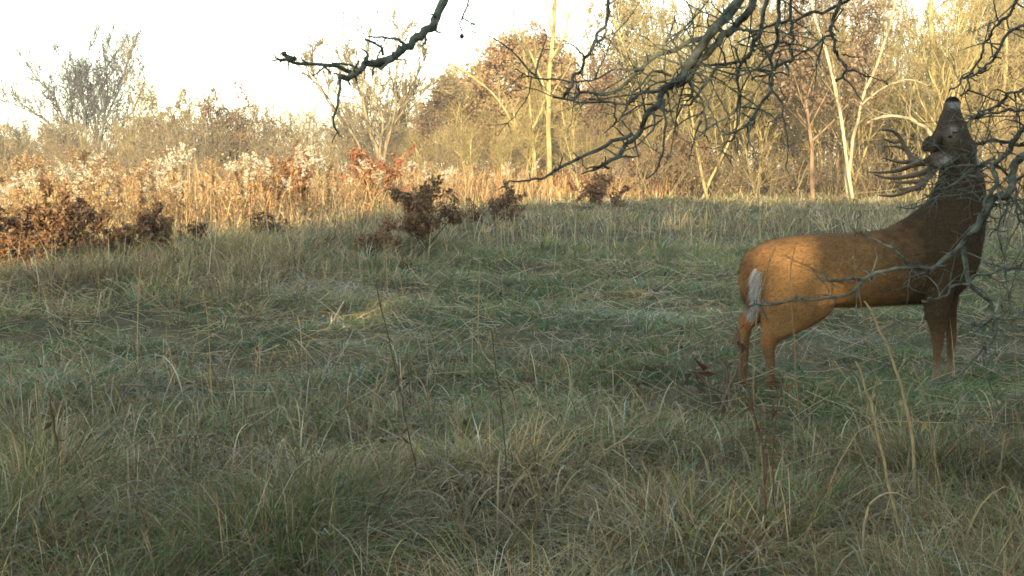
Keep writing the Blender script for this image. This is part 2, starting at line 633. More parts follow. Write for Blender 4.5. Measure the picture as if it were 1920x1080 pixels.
# ------------------------------------------------------------------ tall weeds in the sun: the uncounted mass
mb = MB()
r2 = np.random.default_rng(9)
x, y = sample_ground(r2, 60000, 15, 78, 0.35, 2.5)
wf = weed_front(x, y)
ppx = 960 + F * x / y
k = (y > wf + r2.normal(0, 0.7, len(x))) & (y < wf + 15) & (ppx < 1330) & (r2.uniform(0, 1, len(x)) < np.clip((1330 - ppx) / 160, 0, 1))
k &= r2.uniform(0, 1, len(x)) < 0.35 + 0.9 * vnoise(x, y, 1.2, 51)
x, y, wf = x[k], y[k], wf[k]
n = len(x)
wcol = np.array([(0.46, 0.29, 0.13), (0.52, 0.36, 0.18), (0.38, 0.21, 0.09), (0.44, 0.24, 0.10), (0.28, 0.16, 0.065), (0.56, 0.44, 0.22)])
cc = wcol[r2.integers(0, 6, n)] * r2.uniform(0.7, 1.2, (n, 1))
hh = np.clip(0.5 + (y - wf) * 0.26, 0.4, 1.42) * r2.uniform(0.5, 1.2, n) * (0.7 + 0.6 * vnoise(x, y, 1.6, 53))
blades(mb, np.stack([x, y, gz(x, y)], 1), hh, 0.006 + 0.0007 * y, np.abs(r2.normal(0.1, 0.1, n)), np.abs(r2.normal(0.25, 0.25, n)),
       r2.uniform(0, 6.28, n), cc, 3, r2)
m = r2.uniform(0, 1, n) < 0.8
rep = 3
lx, ly, lh = np.repeat(x[m], rep), np.repeat(y[m], rep), np.repeat(hh[m], rep)
zz = lh * r2.uniform(0.25, 1.0, len(lx))
leaves(mb, r2, np.stack([lx + r2.normal(0, .05, len(lx)), ly + r2.normal(0, .05, len(lx)), zz], 1), 0.033, wcol * 0.95, long=2.5)
tag(mb.build('dry_weeds', M_GRASS), 'sunlit orange-tan mass of dead weed stems and curled leaves', 'weeds', kind='stuff')


# ------------------------------------------------------------------ goldenrod plants, each a thing
def goldenrod(seed, dark=False, fl=None):
    r = np.random.default_rng(seed)
    H = 1.5
    root = empty('goldenrod_plant')
    N = 9
    t = np.linspace(0, 1, N)
    b = r.normal(0, 0.12, 2)
    P = np.stack([b[0] * t ** 2, b[1] * t ** 2, H * t], 1)
    st = MB()
    sc_ = np.array((0.25, 0.17, 0.09)) * (0.45 if dark else 1)
    tube_arr(st, P[None], (0.009 * (1 - 0.6 * t))[None], 5, sc_[None])
    st.build('stem', M_STALK, root)
    lf = MB()
    n = 26
    tt = r.uniform(0.2, 0.88, n)
    base = np.stack([np.interp(tt, t, P[:, i]) for i in range(3)], 1)
    leaves(lf, r, base, 0.045, [(0.33, 0.20, 0.09), (0.24, 0.14, 0.06), (0.4, 0.28, 0.14)] if not dark else [(0.10, 0.065, 0.035), (0.14, 0.09, 0.05)], long=2.4, up=-0.4)
    lf.build('leaves', M_LEAF, root)
    hd = MB()
    az = r.uniform(0, 6.28)
    Q, R = spawn(r, P[None], (0.009 * (1 - 0.6 * t))[None], 11, 0.78, 1.0, 0.9, 0.2, 5, 0.5, up=0.25, wander=0.2, droop=0.16, minr=0.003)
    tube_arr(hd, Q, R, 3, np.repeat(sc_[None], len(Q), 0))
    pts = []
    for qq in Q:
        u = r.uniform(0.15, 1, 15)
        pts.append(np.stack([np.interp(u, np.linspace(0, 1, 5), qq[:, i]) for i in range(3)], 1) + r.normal(0, 0.012, (15, 3)))
    fl = fl or [(0.70, 0.62, 0.46), (0.60, 0.50, 0.34), (0.76, 0.70, 0.56)]
    leaves(hd, r, np.concatenate(pts), 0.028, fl, fold=0.6, long=1.2)
    hd.build('seed_head', M_FLUFF, root)
    return root


TANH = [(0.42, 0.28, 0.15), (0.34, 0.21, 0.11), (0.5, 0.36, 0.2)]
DARKH = [(0.17, 0.11, 0.065), (0.23, 0.15, 0.09)]
GP = [goldenrod(100 + i) for i in range(5)] + [goldenrod(200, True, DARKH), goldenrod(201, True, DARKH), goldenrod(202, False, TANH), goldenrod(203, False, TANH), goldenrod(204, False, TANH)]
used = set()
rg = random.Random(4)
gold_spots = [(352, 20.5, 268), (338, 20.2, 285), (322, 20.8, 292), (312, 21.0, 300), (130, 20.8, 300), (72, 20.2, 318), (222, 21.0, 316),
              (447, 24.5, 296), (458, 24.9, 292), (508, 27, 304), (15, 19.9, 335), (602, 31, 290), (660, 33, 296), (838, 44, 310), (560, 29, 272), (590, 30, 275)]
gold_words = ['tall goldenrod with the topmost white plume, above the centre of the weed bank', 'white-plumed goldenrod just left of the topmost plume',
              'goldenrod with broad fluffy head left of the topmost plume', 'pale goldenrod at the left edge of the white plume cluster',
              'lone goldenrod with drooping cream head above the big left oak shrub', 'bent cream-headed goldenrod left above the leafy brown shrub',
              'goldenrod with nodding head between the left shrub and the white plumes', 'cream-headed goldenrod right of the white plume cluster',
              'goldenrod twin right beside the cream-headed one', 'grey-brown goldenrod standing before the brown twiggy tree',
              'small white-tipped goldenrod at the far left edge of the photo', 'goldenrod with plume before the orange-leaved shrub',
              'white-headed goldenrod left of the red-leaved shrub', 'goldenrod above the dark middle oak shrub',
              'tall dark-stemmed goldenrod before the rusty shrub', 'goldenrod with wide head before the rusty shrub']
placed = 0


def put_gold(kind, x, y, hgt, label, grp):
    src = GP[kind]
    if kind in used:
        o = copy_tree(src)
    else:
        o = src
        used.add(kind)
    o.location = (x, y, float(gz(x, y)) - 0.01)
    o.rotation_euler = (rg.gauss(0, 0.06), rg.gauss(0, 0.08), rg.uniform(0, 6.28))
    s = hgt / 1.55
    o.scale = (s * 1.05, s * 1.05, s)
    tag(o, label, 'weed', grp)


for (px, d, ty), lb in zip(gold_spots, gold_words):
    d = max(d, float(np.interp(px, WPX, WD)) + 0.8 + (px % 7) * 0.15)
    put_gold(rg.randrange(5), px_x(px, d), d, top_h(ty, d), lb, 'white-plumed goldenrods in the weed bank')
for i in range(205):
    px = rg.uniform(-60, 1230)
    x0 = px / 1.0
    d = float(np.interp(px, WPX, WD)) + abs(rg.gauss(0, 4.5)) + 0.3
    kd = rg.choice([0, 1, 2, 3, 4, 5, 6, 7, 8, 9, 7, 8, 9])
    if kd >= 7:
        lb, grp = 'tan-headed dead goldenrod standing among the sunlit orange weeds', 'tan-headed goldenrods in the weed bank'
    elif kd >= 5:
        lb, grp = 'dark brown dead goldenrod stalk standing among the sunlit weeds', 'dark dead goldenrods in the weed bank'
    else:
        lb, grp = 'cream-headed dead goldenrod standing among the sunlit orange weeds', 'cream-headed goldenrods in the weed bank'
    put_gold(kd, px_x(px, d), d, rg.choice([rg.uniform(0.8, 1.25), rg.uniform(1.0, 1.4), rg.uniform(1.2, 1.7)]), lb, grp)


# ------------------------------------------------------------------ oak shrubs with clinging brown leaves
def leafy_shrub(name, seed, px, d, w_, h_, nleaf, cols, label, size=0.038, stems=9, group=None, cat='shrub'):
    r = np.random.default_rng(seed)
    x = px_x(px, d)
    root = empty(name, (x, d, float(gz(x, d))), 0)
    tag(root, label, cat, group)
    N = 7
    P = np.zeros((stems, N, 3))
    D = nrm(np.stack([r.normal(0, w_ / h_ * 0.7, stems), r.normal(0, w_ / h_ * 0.5, stems), np.ones(stems)], 1))
    P[:, 0] = np.stack([r.normal(0, 0.06, stems), r.normal(0, 0.06, stems), np.zeros(stems)], 1)
    L = h_ * r.uniform(0.55, 0.95, stems)[:, None] / (N - 1)
    for s in range(1, N):
        D = nrm(D + r.normal(0, 0.14, D.shape))
        P[:, s] = P[:, s - 1] + D * L
    R = 0.016 * np.linspace(1, 0.3, N)[None] * np.ones((stems, 1))
    sb = MB()
    bc = np.array((0.11, 0.08, 0.06))
    tube_arr(sb, P, R, 5, np.repeat(bc[None], stems, 0))
    Q, RQ = spawn(r, P, R, 7, 0.25, 1.0, 0.9, 0.42, 5, 0.5, up=0.15, wander=0.25, minr=0.004)
    tube_arr(sb, Q, RQ, 3, np.repeat(bc[None], len(Q), 0))
    sb.build('stem', M_BARK, root)
    lb = MB()
    nleaf = int(nleaf * (3.0 if nleaf > 100 else 1))
    qi = r.integers(0, len(Q), nleaf)
    u = r.uniform(0.2, 1, nleaf) * (Q.shape[1] - 1)
    i = np.minimum(u.astype(int), Q.shape[1] - 2)
    f = (u - i)[:, None]
    pts = Q[qi, i] * (1 - f) + Q[qi, i + 1] * f + r.normal(0, 0.03, (nleaf, 3))
    pts[:, 2] = np.maximum(pts[:, 2], 0.05)
    leaves(lb, r, pts, size, cols, fold=0.45, long=1.9, up=-0.3)
    lb.build('leaves', M_LEAF, root)
    return root


OAKB = [(0.18, 0.10, 0.055), (0.13, 0.078, 0.045), (0.23, 0.14, 0.072), (0.29, 0.18, 0.09), (0.11, 0.066, 0.038)]
leafy_shrub('oak_shrub', 1, 80, 17.8, 1.25, 1.35, 1900, OAKB, 'biggest brown-leaved oak shrub, half in sun at the left edge')
leafy_shrub('oak_shrub', 2, 15, 16.6, 0.7, 0.55, 500, [(0.30, 0.16, 0.07), (0.2, 0.1, 0.05)], 'low orange-brown oak shrub in the left corner below the biggest shrub')
leafy_shrub('oak_shrub', 3, 300, 18.9, 1.0, 0.85, 950, OAKB, 'dark brown oak shrub second from the left, in shade before the weeds')
leafy_shrub('oak_shrub', 4, 798, 20.5, 0.95, 1.28, 950, OAKB, 'tallest dark oak shrub in the middle of the field edge')
leafy_shrub('oak_shrub', 5, 722, 19.5, 0.95, 0.66, 620, OAKB, 'low spreading oak shrub at the left foot of the tallest dark shrub')
leafy_shrub('oak_shrub', 6, 925, 31, 0.8, 1.1, 620, OAKB, 'small dark oak shrub right of the tallest one, before the lit weeds')
leafy_shrub('oak_shrub', 7, 1130, 46, 1.3, 1.5, 500, OAKB, 'dim brown oak shrub under the tip of the long low branch', 0.07)
leafy_shrub('oak_shrub', 8, 515, 23, 0.4, 0.7, 160, OAKB, 'thin half-bare oak sapling between two dark shrubs at the weeds')
RED = [(0.32, 0.135, 0.06), (0.27, 0.115, 0.055), (0.36, 0.19, 0.085)]
leafy_shrub('red_shrub', 9, 708, 42, 1.2, 2.3, 900, RED, 'red-orange leaved shrub rising behind the weeds before the bare trees', 0.065, 10)
leafy_shrub('red_shrub', 10, 556, 36, 1.2, 2.2, 700, [(0.34, 0.17, 0.07), (0.28, 0.13, 0.06)], 'rust-orange leaved shrub behind the left weeds, left of red one', 0.06, 10)
leafy_shrub('red_shrub', 12, 1265, 66, 3.5, 3.3, 1500, [(0.24, 0.13, 0.07), (0.18, 0.10, 0.055)], 'brown-leaved thicket shrub under the middle of the hanging branches', 0.085, 14)
leafy_shrub('oak_shrub', 13, 1440, 11.2, 0.16, 0.58, 9, OAKB, 'tiny sapling with few brown leaves behind the deer rump', 0.06, 3)
leafy_shrub('oak_shrub', 14, 1352, 7.2, 0.14, 0.42, 10, [(0.06, 0.04, 0.03), (0.1, 0.05, 0.03)], 'small dark dead seedling left of the deer hind legs', 0.05, 3)

# ------------------------------------------------------------------ trees of the wood edge
BARK = dict(tan=(0.34, 0.27, 0.12), olive=(0.28, 0.225, 0.10), grey=(0.12, 0.115, 0.105), pale=(0.33, 0.275, 0.165), brown=(0.2, 0.135, 0.08), drab=(0.22, 0.175, 0.105))


def bare_tree(name, seed, H, form, bark, leaf=None, nleaf=0, lsize=0.2, dens=1.0, tw=1.0):
    """prototype tree of height H at the origin: trunk (with limbs) and crown of twigs"""
    r = np.random.default_rng(seed)
    root = empty(name)
    bc = np.array(BARK[bark])
    N = 9
    nst = {'spread': 5, 'tall': 1, 'fork': 2, 'bushy': 7, 'lean': 1}[form]
    tilt = {'spread': 0.42, 'tall': 0.05, 'fork': 0.16, 'bushy': 0.45, 'lean': 0.4}[form]
    r0 = H * {'spread': 0.007, 'tall': 0.0075, 'fork': 0.0065, 'bushy': 0.0045, 'lean': 0.007}[form]
    D = nrm(np.concatenate([r.normal(0, tilt, (nst, 2)), np.ones((nst, 1))], 1))
    P = np.zeros((nst, N, 3))
    P[:, 0, :2] = r.normal(0, 0.02 * H if nst > 1 else 0, (nst, 2))
    P[:, 0, 2] = -0.1
    LL = H * (0.86 if nst == 1 else 0.8) * r.uniform(0.85, 1.0, nst)[:, None] / (N - 1)
    for s in range(1, N):
        D = nrm(D + r.normal(0, 0.07, D.shape) + np.array([0, 0, 0.08]))
        P[:, s] = P[:, s - 1] + D * LL
    R = r0 * np.linspace(1, 0.28, N)[None] * r.uniform(0.8, 1.2, (nst, 1))
    tb = MB()
    tube_arr(tb, P, R, 7, np.repeat(bc[None], nst, 0))
    nl = int({'spread': 10, 'tall': 26, 'fork': 16, 'bushy': 9, 'lean': 24}[form] * dens)
    P1, R1 = spawn(r, P, R, nl, 0.22, 1.0, 0.75, 0.42, 7, 0.55, up=0.22, wander=0.16, minr=0.015 * tw)
    tube_arr(tb, P1, R1, 5, np.repeat(bc[None], len(P1), 0))
    tb.build('trunk', M_BARK, root)
    cb = MB()
    P2, R2 = spawn(r, P1, R1, 8, 0.2, 1.0, 0.9, 0.46, 5, 0.55, up=0.05, wander=0.26, minr=0.013 * tw)
    tube_arr(cb, P2, R2, 3, np.repeat(bc[None] * 0.95, len(P2), 0))
    P3, R3 = spawn(r, P2, R2, 5, 0.15, 1.0, 1.0, 0.55, 4, 0.6, up=0.0, wander=0.3, minr=0.012 * tw)
    tube_arr(cb, P3, R3, 3, np.repeat(bc[None] * 0.9, len(P3), 0))
    if leaf is not None:
        k = r.integers(0, len(P3), nleaf)
        s = r.integers(0, 4, nleaf)
        leaves(cb, r, P3[k, s] + r.normal(0, 0.12, (nleaf, 3)), lsize, leaf, fold=0.3, long=1.4)
    cb.build('crown', M_TWIG if leaf is None else M_LEAF, root)
    return root


PROTO = {}


def plant(key, px, d, ytop, label, cat='tree', group=None, rz=None, wide=1.0):
    """a copy of prototype key at photo column px, distance d, reaching up to photo row ytop"""
    spec = PROTO[key]
    o = spec['o'] if not spec['used'] else copy_tree(spec['o'])
    spec['used'] = True
    x = px_x(px, d)
    o.location = (x, d, float(gz(x, d)))
    s = top_h(ytop, d) / spec['H']
    o.scale = (s * wide, s * wide, s)
    o.rotation_euler = (0, 0, rg.uniform(0, 6.28) if rz is None else rz)
    return tag(o, label, cat, group)


def proto(key, name, *a, **k):
    o = bare_tree(name, *a, **k)
    mz = max(v[2] for ch in o.children for v in ch.bound_box)
    PROTO[key] = dict(o=o, H=mz, used=False)


proto('spread', 'bare_tree', 21, 12, 'spread', 'grey', dens=1.5, tw=2.4)
proto('spread2', 'bare_tree', 22, 12, 'spread', 'tan', tw=1.5)
proto('tall', 'bare_tree', 23, 12, 'tall', 'tan')
proto('tall2', 'bare_tree', 24, 12, 'tall', 'olive', tw=1.3)
proto('fork', 'bare_tree', 26, 12, 'fork', 'olive')
proto('fork2', 'bare_tree', 27, 12, 'fork', 'tan')
proto('lean', 'bare_tree', 28, 12, 'lean', 'tan')
proto('bushy', 'bare_tree', 29, 6, 'bushy', 'drab', tw=1.5)
proto('bushy2', 'bare_tree', 30, 6, 'bushy', 'drab', tw=1.4)
RUST = [(0.42, 0.29, 0.16), (0.36, 0.245, 0.135), (0.46, 0.335, 0.195), (0.40, 0.235, 0.125)]


def dome_oak(seed, H, rad, nclump, per):
    r = np.random.default_rng(seed)
    root = empty('oak_tree')
    bc = np.array(BARK['brown'])
    P = np.stack([np.cumsum(r.normal(0, 0.05, 9)), np.cumsum(r.normal(0, 0.05, 9)), np.linspace(-.1, H * 0.8, 9)], 1)[None]
    R = np.linspace(0.16, 0.04, 9)[None]
    tb = MB()
    tube_arr(tb, P, R, 8, bc[None])
    P1, R1 = spawn(r, P, R, 26, 0.25, 1, 0.95, 0.42, 7, 0.5, up=0.3, wander=0.14, minr=0.02)
    tube_arr(tb, P1, R1, 5, np.repeat(bc[None], 26, 0))
    tb.build('trunk', M_BARK, root)
    cb = MB()
    P2, R2 = spawn(r, P1, R1, 8, 0.2, 1, 0.8, 0.45, 5, 0.5, up=0.2, wander=0.2, minr=0.013)
    tube_arr(cb, P2, R2, 3, np.repeat(bc[None], len(P2), 0))
    v = nrm(r.normal(size=(nclump, 3))) * (r.uniform(0, 1, (nclump, 1)) ** 0.4)
    v[:, 2] = np.where(v[:, 2] < -0.35, -0.35 * r.uniform(0, 1, nclump), v[:, 2])
    cen = v * np.array([rad, rad, H * 0.53]) * r.uniform(0.9, 1.06, (nclump, 1)) + np.array([0, 0, H * 0.46])
    tone = np.array(RUST)[r.integers(0, 4, nclump)] * r.uniform(0.75, 1.2, (nclump, 1))
    for c, tn in zip(cen, tone):
        k = int(per * r.uniform(0.4, 1.5))
        leaves(cb, r, c + r.normal(0, 0.33, (k, 3)) * np.array([1, 1, 0.7]), 0.15, [tn, tn * 0.8, tn * 1.15], fold=0.4, long=1.5)
    cb.build('crown', M_LEAF, root)
    return root


PROTO['rust'] = dict(o=dome_oak(31, 11, 4.2, 560, 80), H=11.0, used=False)
proto('leafy', 'oak_tree', 35, 12, 'tall', 'brown', [(0.30, 0.22, 0.135), (0.26, 0.18, 0.11)], 3000, 0.10)
proto('rust2', 'oak_tree', 32, 8, 'bushy', 'brown', [(0.22, 0.14, 0.085), (0.27, 0.17, 0.1)], 4200, 0.09)

WOOD = 'trees of the wood edge'
plant('spread', 20, 118, 205, 'lower bare grey tree at the left edge of the sky', group=WOOD, rz=2.4, wide=1.2)
plant('tall2', 245, 100, 130, 'thin upright bare tree just right of the big wide grey tree', group=WOOD)
plant('bushy', 330, 98, 138, 'pale bushy bare tree in the gap right of the big grey tree', group=WOOD)
plant('rust2', 425, 96, 140, 'brown twiggy tree with clinging leaves left of the first gap of sky', group=WOOD)
plant('bushy2', 500, 96, 168, 'low rounded bare tree right of the brown twiggy tree', group=WOOD)
plant('fork', 380, 104, 150, 'forked bare tree rising behind the brown twiggy tree', group=WOOD)
plant('spread2', 830, 80, 105, 'low-limbed bare tan tree left of the rust-leaved oak', group=WOOD, rz=3.9)
plant('rust', 986, 82, 40, 'big dome-crowned oak holding rust-brown leaves, behind the pale trunk', group=WOOD, rz=0.3, wide=1.0)
plant('rust2', 1075, 78, 90, 'smaller reddish-brown oak tucked right of the dome-crowned oak', group=WOOD)
plant('rust', 872, 89, 122, 'brown-leaved oak low on the left shoulder of the dome oak', group=WOOD, rz=2.2, wide=1.05)
plant('fork2', 985, 64, 60, 'forked tan bare tree left beside the tall pale trunk', group=WOOD, rz=1.2)
spots = []
for i in range(62):
    px = 800 + i * 19.5 + rg.uniform(-18, 18)
    d = rg.choice([63, 66, 70, 74, 80, 86, 92]) + rg.uniform(-2, 2)
    kd = rg.choice(['tall', 'tall2', 'fork', 'fork2', 'lean', 'spread2', 'leafy', 'bushy', 'tall'])
    yt = (rg.uniform(30, 170) if px < 1180 else rg.uniform(-150, 40)) if kd != 'bushy' else rg.uniform(110, 200)
    if px < 1110:
        yt = rg.uniform(150, 230)
    front = d < 72
    if px < 1180:
        lb = 'bare olive-tan tree crowding the front of the wood around the rust oak' if front else 'bare tan tree in the back rows around the rust oak'
    else:
        lb = 'bare sunlit tree in the front of the wood behind the hanging branches and deer' if front else 'bare tan tree in the dense back rows of the wood, right half'
    if kd == 'leafy':
        lb = 'twiggy tree with thinly clinging brown leaves in the wood, ' + ('near the rust oak' if px < 1180 else 'behind the hanging branches and deer')
    plant(kd, px, d, yt, lb, group='brown-leaved trees in the right-hand wood' if kd == 'leafy' else 'bare trees packed in the right-hand wood')
for i in range(26):
    px = -60 + i * 34 + rg.uniform(-14, 14)
    d = rg.uniform(88, 112)
    plant(rg.choice(['bushy', 'bushy2', 'bushy', 'fork']), px, d, rg.uniform(165, 240) if px > 270 else rg.uniform(205, 255), 'low bushy bare tree in the far thicket behind the weed bank',
          group='low bare trees of the far left thicket')


# trees traced limb by limb
def traced_tree(lines, d, bark, label, n1=12, n2=7, n3=5, tw=1.0, seed=0, l1=0.3, up=0.2, fwd=0.4, wd=0.13):
    r = np.random.default_rng(seed + 70)
    gy_ = HORIZON + F * CAM_H / d
    x = px_x(lines[0][0][0][0], d)
    root = empty('bare_tree', (x, d, 0))
    tag(root, label, 'tree', WOOD)
    bc = np.array(BARK[bark])
    tb, cb = MB(), MB()
    for pts, w0, w1 in lines:
        dep = np.cumsum(r.normal(0, fwd, len(pts)))
        dep -= dep[0]
        W = np.array([at(p[0], min(p[1], gy_), d) for p in pts])
        W[:, 1] += dep
        Q = smooth_line(W, 16) - np.array([x, d, 0])
        Q[1:] += r.normal(0, 0.02, Q[1:].shape)
        R = 0.75 * np.linspace(w0, w1, 16) * d / F / 2
        tube_arr(tb, Q[None], R[None], 7, bc[None])
        P1, R1 = spawn(r, Q[None], R[None], n1, 0.25, 1, 0.7, l1, 7, 0.5, up=up, wander=wd, minr=0.02 * tw)
        P2, R2 = spawn(r, P1, R1, n2, 0.15, 1, 0.75, 0.5, 5, 0.5, up=up * 0.6, wander=0.2, minr=0.015 * tw)
        tube_arr(cb, P1, R1, 4, np.repeat(bc[None], len(P1), 0))
        tube_arr(cb, P2, R2, 3, np.repeat(bc[None], len(P2), 0))
        if n3:
            P3, R3 = spawn(r, P2, R2, n3, 0.15, 1, 0.8, 0.55, 4, 0.6, up=up * 0.4, wander=0.22, minr=0.013 * tw)
            tube_arr(cb, P3, R3, 3, np.repeat(bc[None], len(P3), 0))
    tb.build('trunk', M_BARK, root)
    cb.build('crown', M_TWIG, root)
    return root


traced_tree([([(160, 350), (139, 289), (120, 234), (102, 183), (69, 150), (51, 122)], 9, 3), ([(162, 350), (148, 280), (134, 229), (125, 169), (111, 109)], 7, 3),
             ([(165, 350), (162, 289), (160, 215), (153, 160), (171, 84)], 8, 3), ([(182, 350), (185, 289), (188, 225), (199, 169), (195, 88)], 9, 3),
             ([(184, 350), (186, 280), (204, 215), (232, 160), (250, 94)], 8, 3), ([(186, 350), (204, 270), (245, 206), (272, 145)], 6, 3),
             ([(158, 350), (134, 280), (83, 225), (28, 197), (5, 190)], 6, 2), ([(170, 350), (176, 250), (178, 170), (215, 100)], 6, 2)],
            112, 'grey', 'big wide-crowned bare grey tree against the white sky at left', 26, 9, 3, 1.8, 1, 0.36, 0.3, 0.4, 0.06)
traced_tree([([(251, 352), (250, 289), (248, 206), (241, 150), (246, 110)], 5, 2), ([(250, 300), (262, 240), (280, 190)], 4, 2)], 104, 'drab',
            'thin upright bare tree just right of the big wide grey tree', 9, 6, 3, 2.0, 2)
traced_tree([([(711, 360), (709, 291), (691, 239), (678, 174), (683, 126), (696, 56)], 12, 3), ([(713, 360), (713, 282), (718, 226), (700, 174), (660, 120), (640, 62)], 9, 3),
             ([(715, 360), (722, 265), (744, 213), (778, 143), (805, 92)], 8, 3), ([(720, 300), (742, 200), (738, 130), (745, 50)], 6, 2), ([(735, 240), (778, 172), (830, 168), (880, 165)], 6, 2)],
            76, 'drab', 'tall open-crowned bare tree under the lone upper branch', 18, 7, 3, 1.8, 3, 0.32, 0.2, 0.4, 0.1)
traced_tree([([(690, 360), (674, 274), (644, 230), (613, 182), (578, 143), (526, 112)], 8, 2), ([(650, 240), (610, 175), (588, 120), (600, 80)], 6, 2), ([(640, 228), (632, 160), (650, 100)], 5, 2)],
            79, 'drab', 'bare tan tree leaning left beneath the hanging twig', 14, 7, 3, 1.8, 4, 0.3, 0.2, 0.4, 0.1)
traced_tree([([(1032, 372), (1031, 308), (1029, 234), (1029, 160), (1035, 95), (1041, 30), (1046, -60)], 15, 9), ([(1030, 200), (1004, 120), (975, 60), (960, 20)], 6, 3), ([(1034, 110), (1060, 60), (1070, 0)], 6, 3)],
            62, 'tan', 'tall straight pale-barked tree standing before the rust-leaved oak', 8, 5, 2, 1.0, 5, 0.25)
traced_tree([([(1004, 372), (1002, 290), (996, 210), (988, 130), (978, 60)], 9, 4), ([(999, 240), (1020, 190), (1012, 140)], 6, 3)], 63, 'olive',
            'darker slim bare tree just left of the tall pale trunk', 8, 5, 3, 1.0, 6)
traced_tree([([(990, 300), (960, 230), (930, 180), (880, 140), (850, 120)], 7, 3), ([(985, 372), (988, 300), (968, 250), (962, 200)], 8, 4)], 70, 'tan',
            'bare tan tree with long limb slanting left before the rust oak', 9, 6, 3, 1.1, 7)

# pale leaning trunks and a fallen log, right
def traced_trunk(name, lines, label, bark, d, twigs=5, cat='tree', seed=0):
    r = np.random.default_rng(seed)
    bx_ = lines[0][0][0][0]
    x = px_x(bx_, d)
    root = empty(name, (x, d, 0))
    tag(root, label, cat, WOOD)
    tb, cb = MB(), MB()
    bc = np.array(BARK[bark])
    for pts, w0, w1 in lines:
        W = np.array([at(p[0], p[1], d + (p[2] if len(p) > 2 else 0)) for p in pts])
        Q = smooth_line(W, 12) - np.array([x, d, 0])
        Q += r.normal(0, 0.02, Q.shape)
        R = 0.58 * np.linspace(w0, w1, 12) * (1 + 0.12 * np.sin(np.arange(12) * 2.1 + seed)) * d / F / 2
        tube_arr(tb, Q[None], R[None], 7, bc[None])
        P1, R1 = spawn(r, Q[None], R[None], twigs + 4, 0.3, 1, 0.8, 0.3, 6, 0.4, up=0.2, wander=0.2, minr=0.014)
        P2, R2 = spawn(r, P1, R1, 6, 0.2, 1, 0.8, 0.45, 4, 0.5, up=0.1, wander=0.2, minr=0.008)
        tube_arr(cb, P1, R1, 4, np.repeat(bc[None] * 0.8, len(P1), 0))
        tube_arr(cb, P2, R2, 3, np.repeat(bc[None] * 0.7, len(P2), 0))
    tb.build('trunk', M_BARK, root)
    cb.build('crown', M_TWIG, root)


traced_trunk('pale_tree', [([(1598, 372), (1580, 240), (1566, 170), (1548, 90), (1525, 20), (1515, -60)], 12, 7)], 'pale-barked tree leaning left, left of the V-shaped pale tree', 'pale', 60, seed=1)
traced_trunk('pale_tree', [([(1590, 372), (1583, 260), (1572, 190), (1562, 120)], 9, 6)], 'short broken pale trunk between the two leaning pale trees', 'pale', 60.5, 2, seed=2)
traced_trunk('pale_tree', [([(1588, 372), (1602, 250), (1618, 180), (1640, 130), (1665, 60), (1690, -40)], 11, 7), ([(1611, 200), (1655, 165), (1700, 150), (1740, 160)], 6, 3)],
             'pale tree leaning right with forked limb, beside the antlers', 'pale', 61, seed=3)
traced_trunk('fallen_limb', [([(1762, 300), (1745, 250), (1715, 228), (1680, 217), (1640, 222), (1625, 232)], 15, 6)], 'sunlit fallen limb arching above the antlers to the left', 'pale', 60, 4, 'log', 4)
traced_trunk('pale_tree', [([(1742, 372), (1748, 230), (1752, 130), (1745, 40), (1750, -60)], 20, 14)], 'thick pale trunk right behind the deer nose', 'tan', 63, seed=5)
traced_trunk('pale_tree', [([(1862, 372), (1872, 230), (1888, 110), (1880, -60)], 14, 9)], 'tan trunk behind the branches right of the deer head', 'tan', 70, seed=6)
traced_trunk('pale_tree', [([(1212, 372), (1232, 300), (1262, 240), (1300, 160)], 9, 5)], 'slanting tan sapling trunk under the thick hanging limb', 'tan', 67, seed=7)
traced_trunk('pale_tree', [([(905, 345), (870, 300), (842, 275), (815, 266)], 6, 3)], 'bent pale sapling arching left before the rust oak', 'tan', 66, seed=9)

# an evergreen in the wood behind the antlers
r3 = np.random.default_rng(77)
d = 66
root = empty('cedar_tree', (px_x(1690, d), d, 0))
tag(root, 'dark green cedar in the wood behind the antlers', 'tree', WOOD)
tb = MB()
tube_arr(tb, np.stack([np.zeros(6), np.zeros(6), np.linspace(-.1, 4.6, 6)], 1)[None], np.linspace(.12, .03, 6)[None], 6, np.array([BARK['brown']]))
tb.build('trunk', M_BARK, root)
n = 3000
zz = r3.uniform(0.3, 4.9, n)
aa = r3.uniform(0, 6.28, n)
rr = (1.7 * (1 - zz / 5.2)) * np.sqrt(r3.uniform(0.1, 1, n)) * (0.7 + 0.5 * vnoise(aa * 2, zz, 0.7, 3))
cb = MB()
leaves(cb, r3, np.stack([np.cos(aa) * rr, np.sin(aa) * rr, zz], 1), 0.11, [(0.035, 0.055, 0.025), (0.05, 0.075, 0.03), (0.025, 0.04, 0.02)], long=2.0)
cb.build('crown', M_LEAF, root)

# thicket of brush along the wood edge, and the far wood: masses nobody could count
r4 = np.random.default_rng(42)
mb = MB()
n = 3600
px = r4.uniform(-250, 2250, n)
d = np.where(px > 1180, r4.uniform(61, 82, n), np.where(px > 780, r4.uniform(64, 84, n), r4.uniform(78, 100, n)))
x = (px - 960) / F * d
hh = r4.uniform(1.0, 4.4, n) * np.where(px > 800, 1.1, 0.95)
N = 6
D = nrm(np.concatenate([r4.normal(0, 0.35, (n, 2)), np.ones((n, 1))], 1))
P = np.zeros((n, N, 3))
P[:, 0] = np.stack([x, d, np.zeros(n)], 1)
for s in range(1, N):
    D = nrm(D + r4.normal(0, 0.16, D.shape) - np.array([0, 0, 0.05]))
    P[:, s] = P[:, s - 1] + D * (hh / (N - 1))[:, None]
R = 0.018 * np.linspace(1, 0.4, N)[None] * r4.uniform(0.6, 1.6, (n, 1))
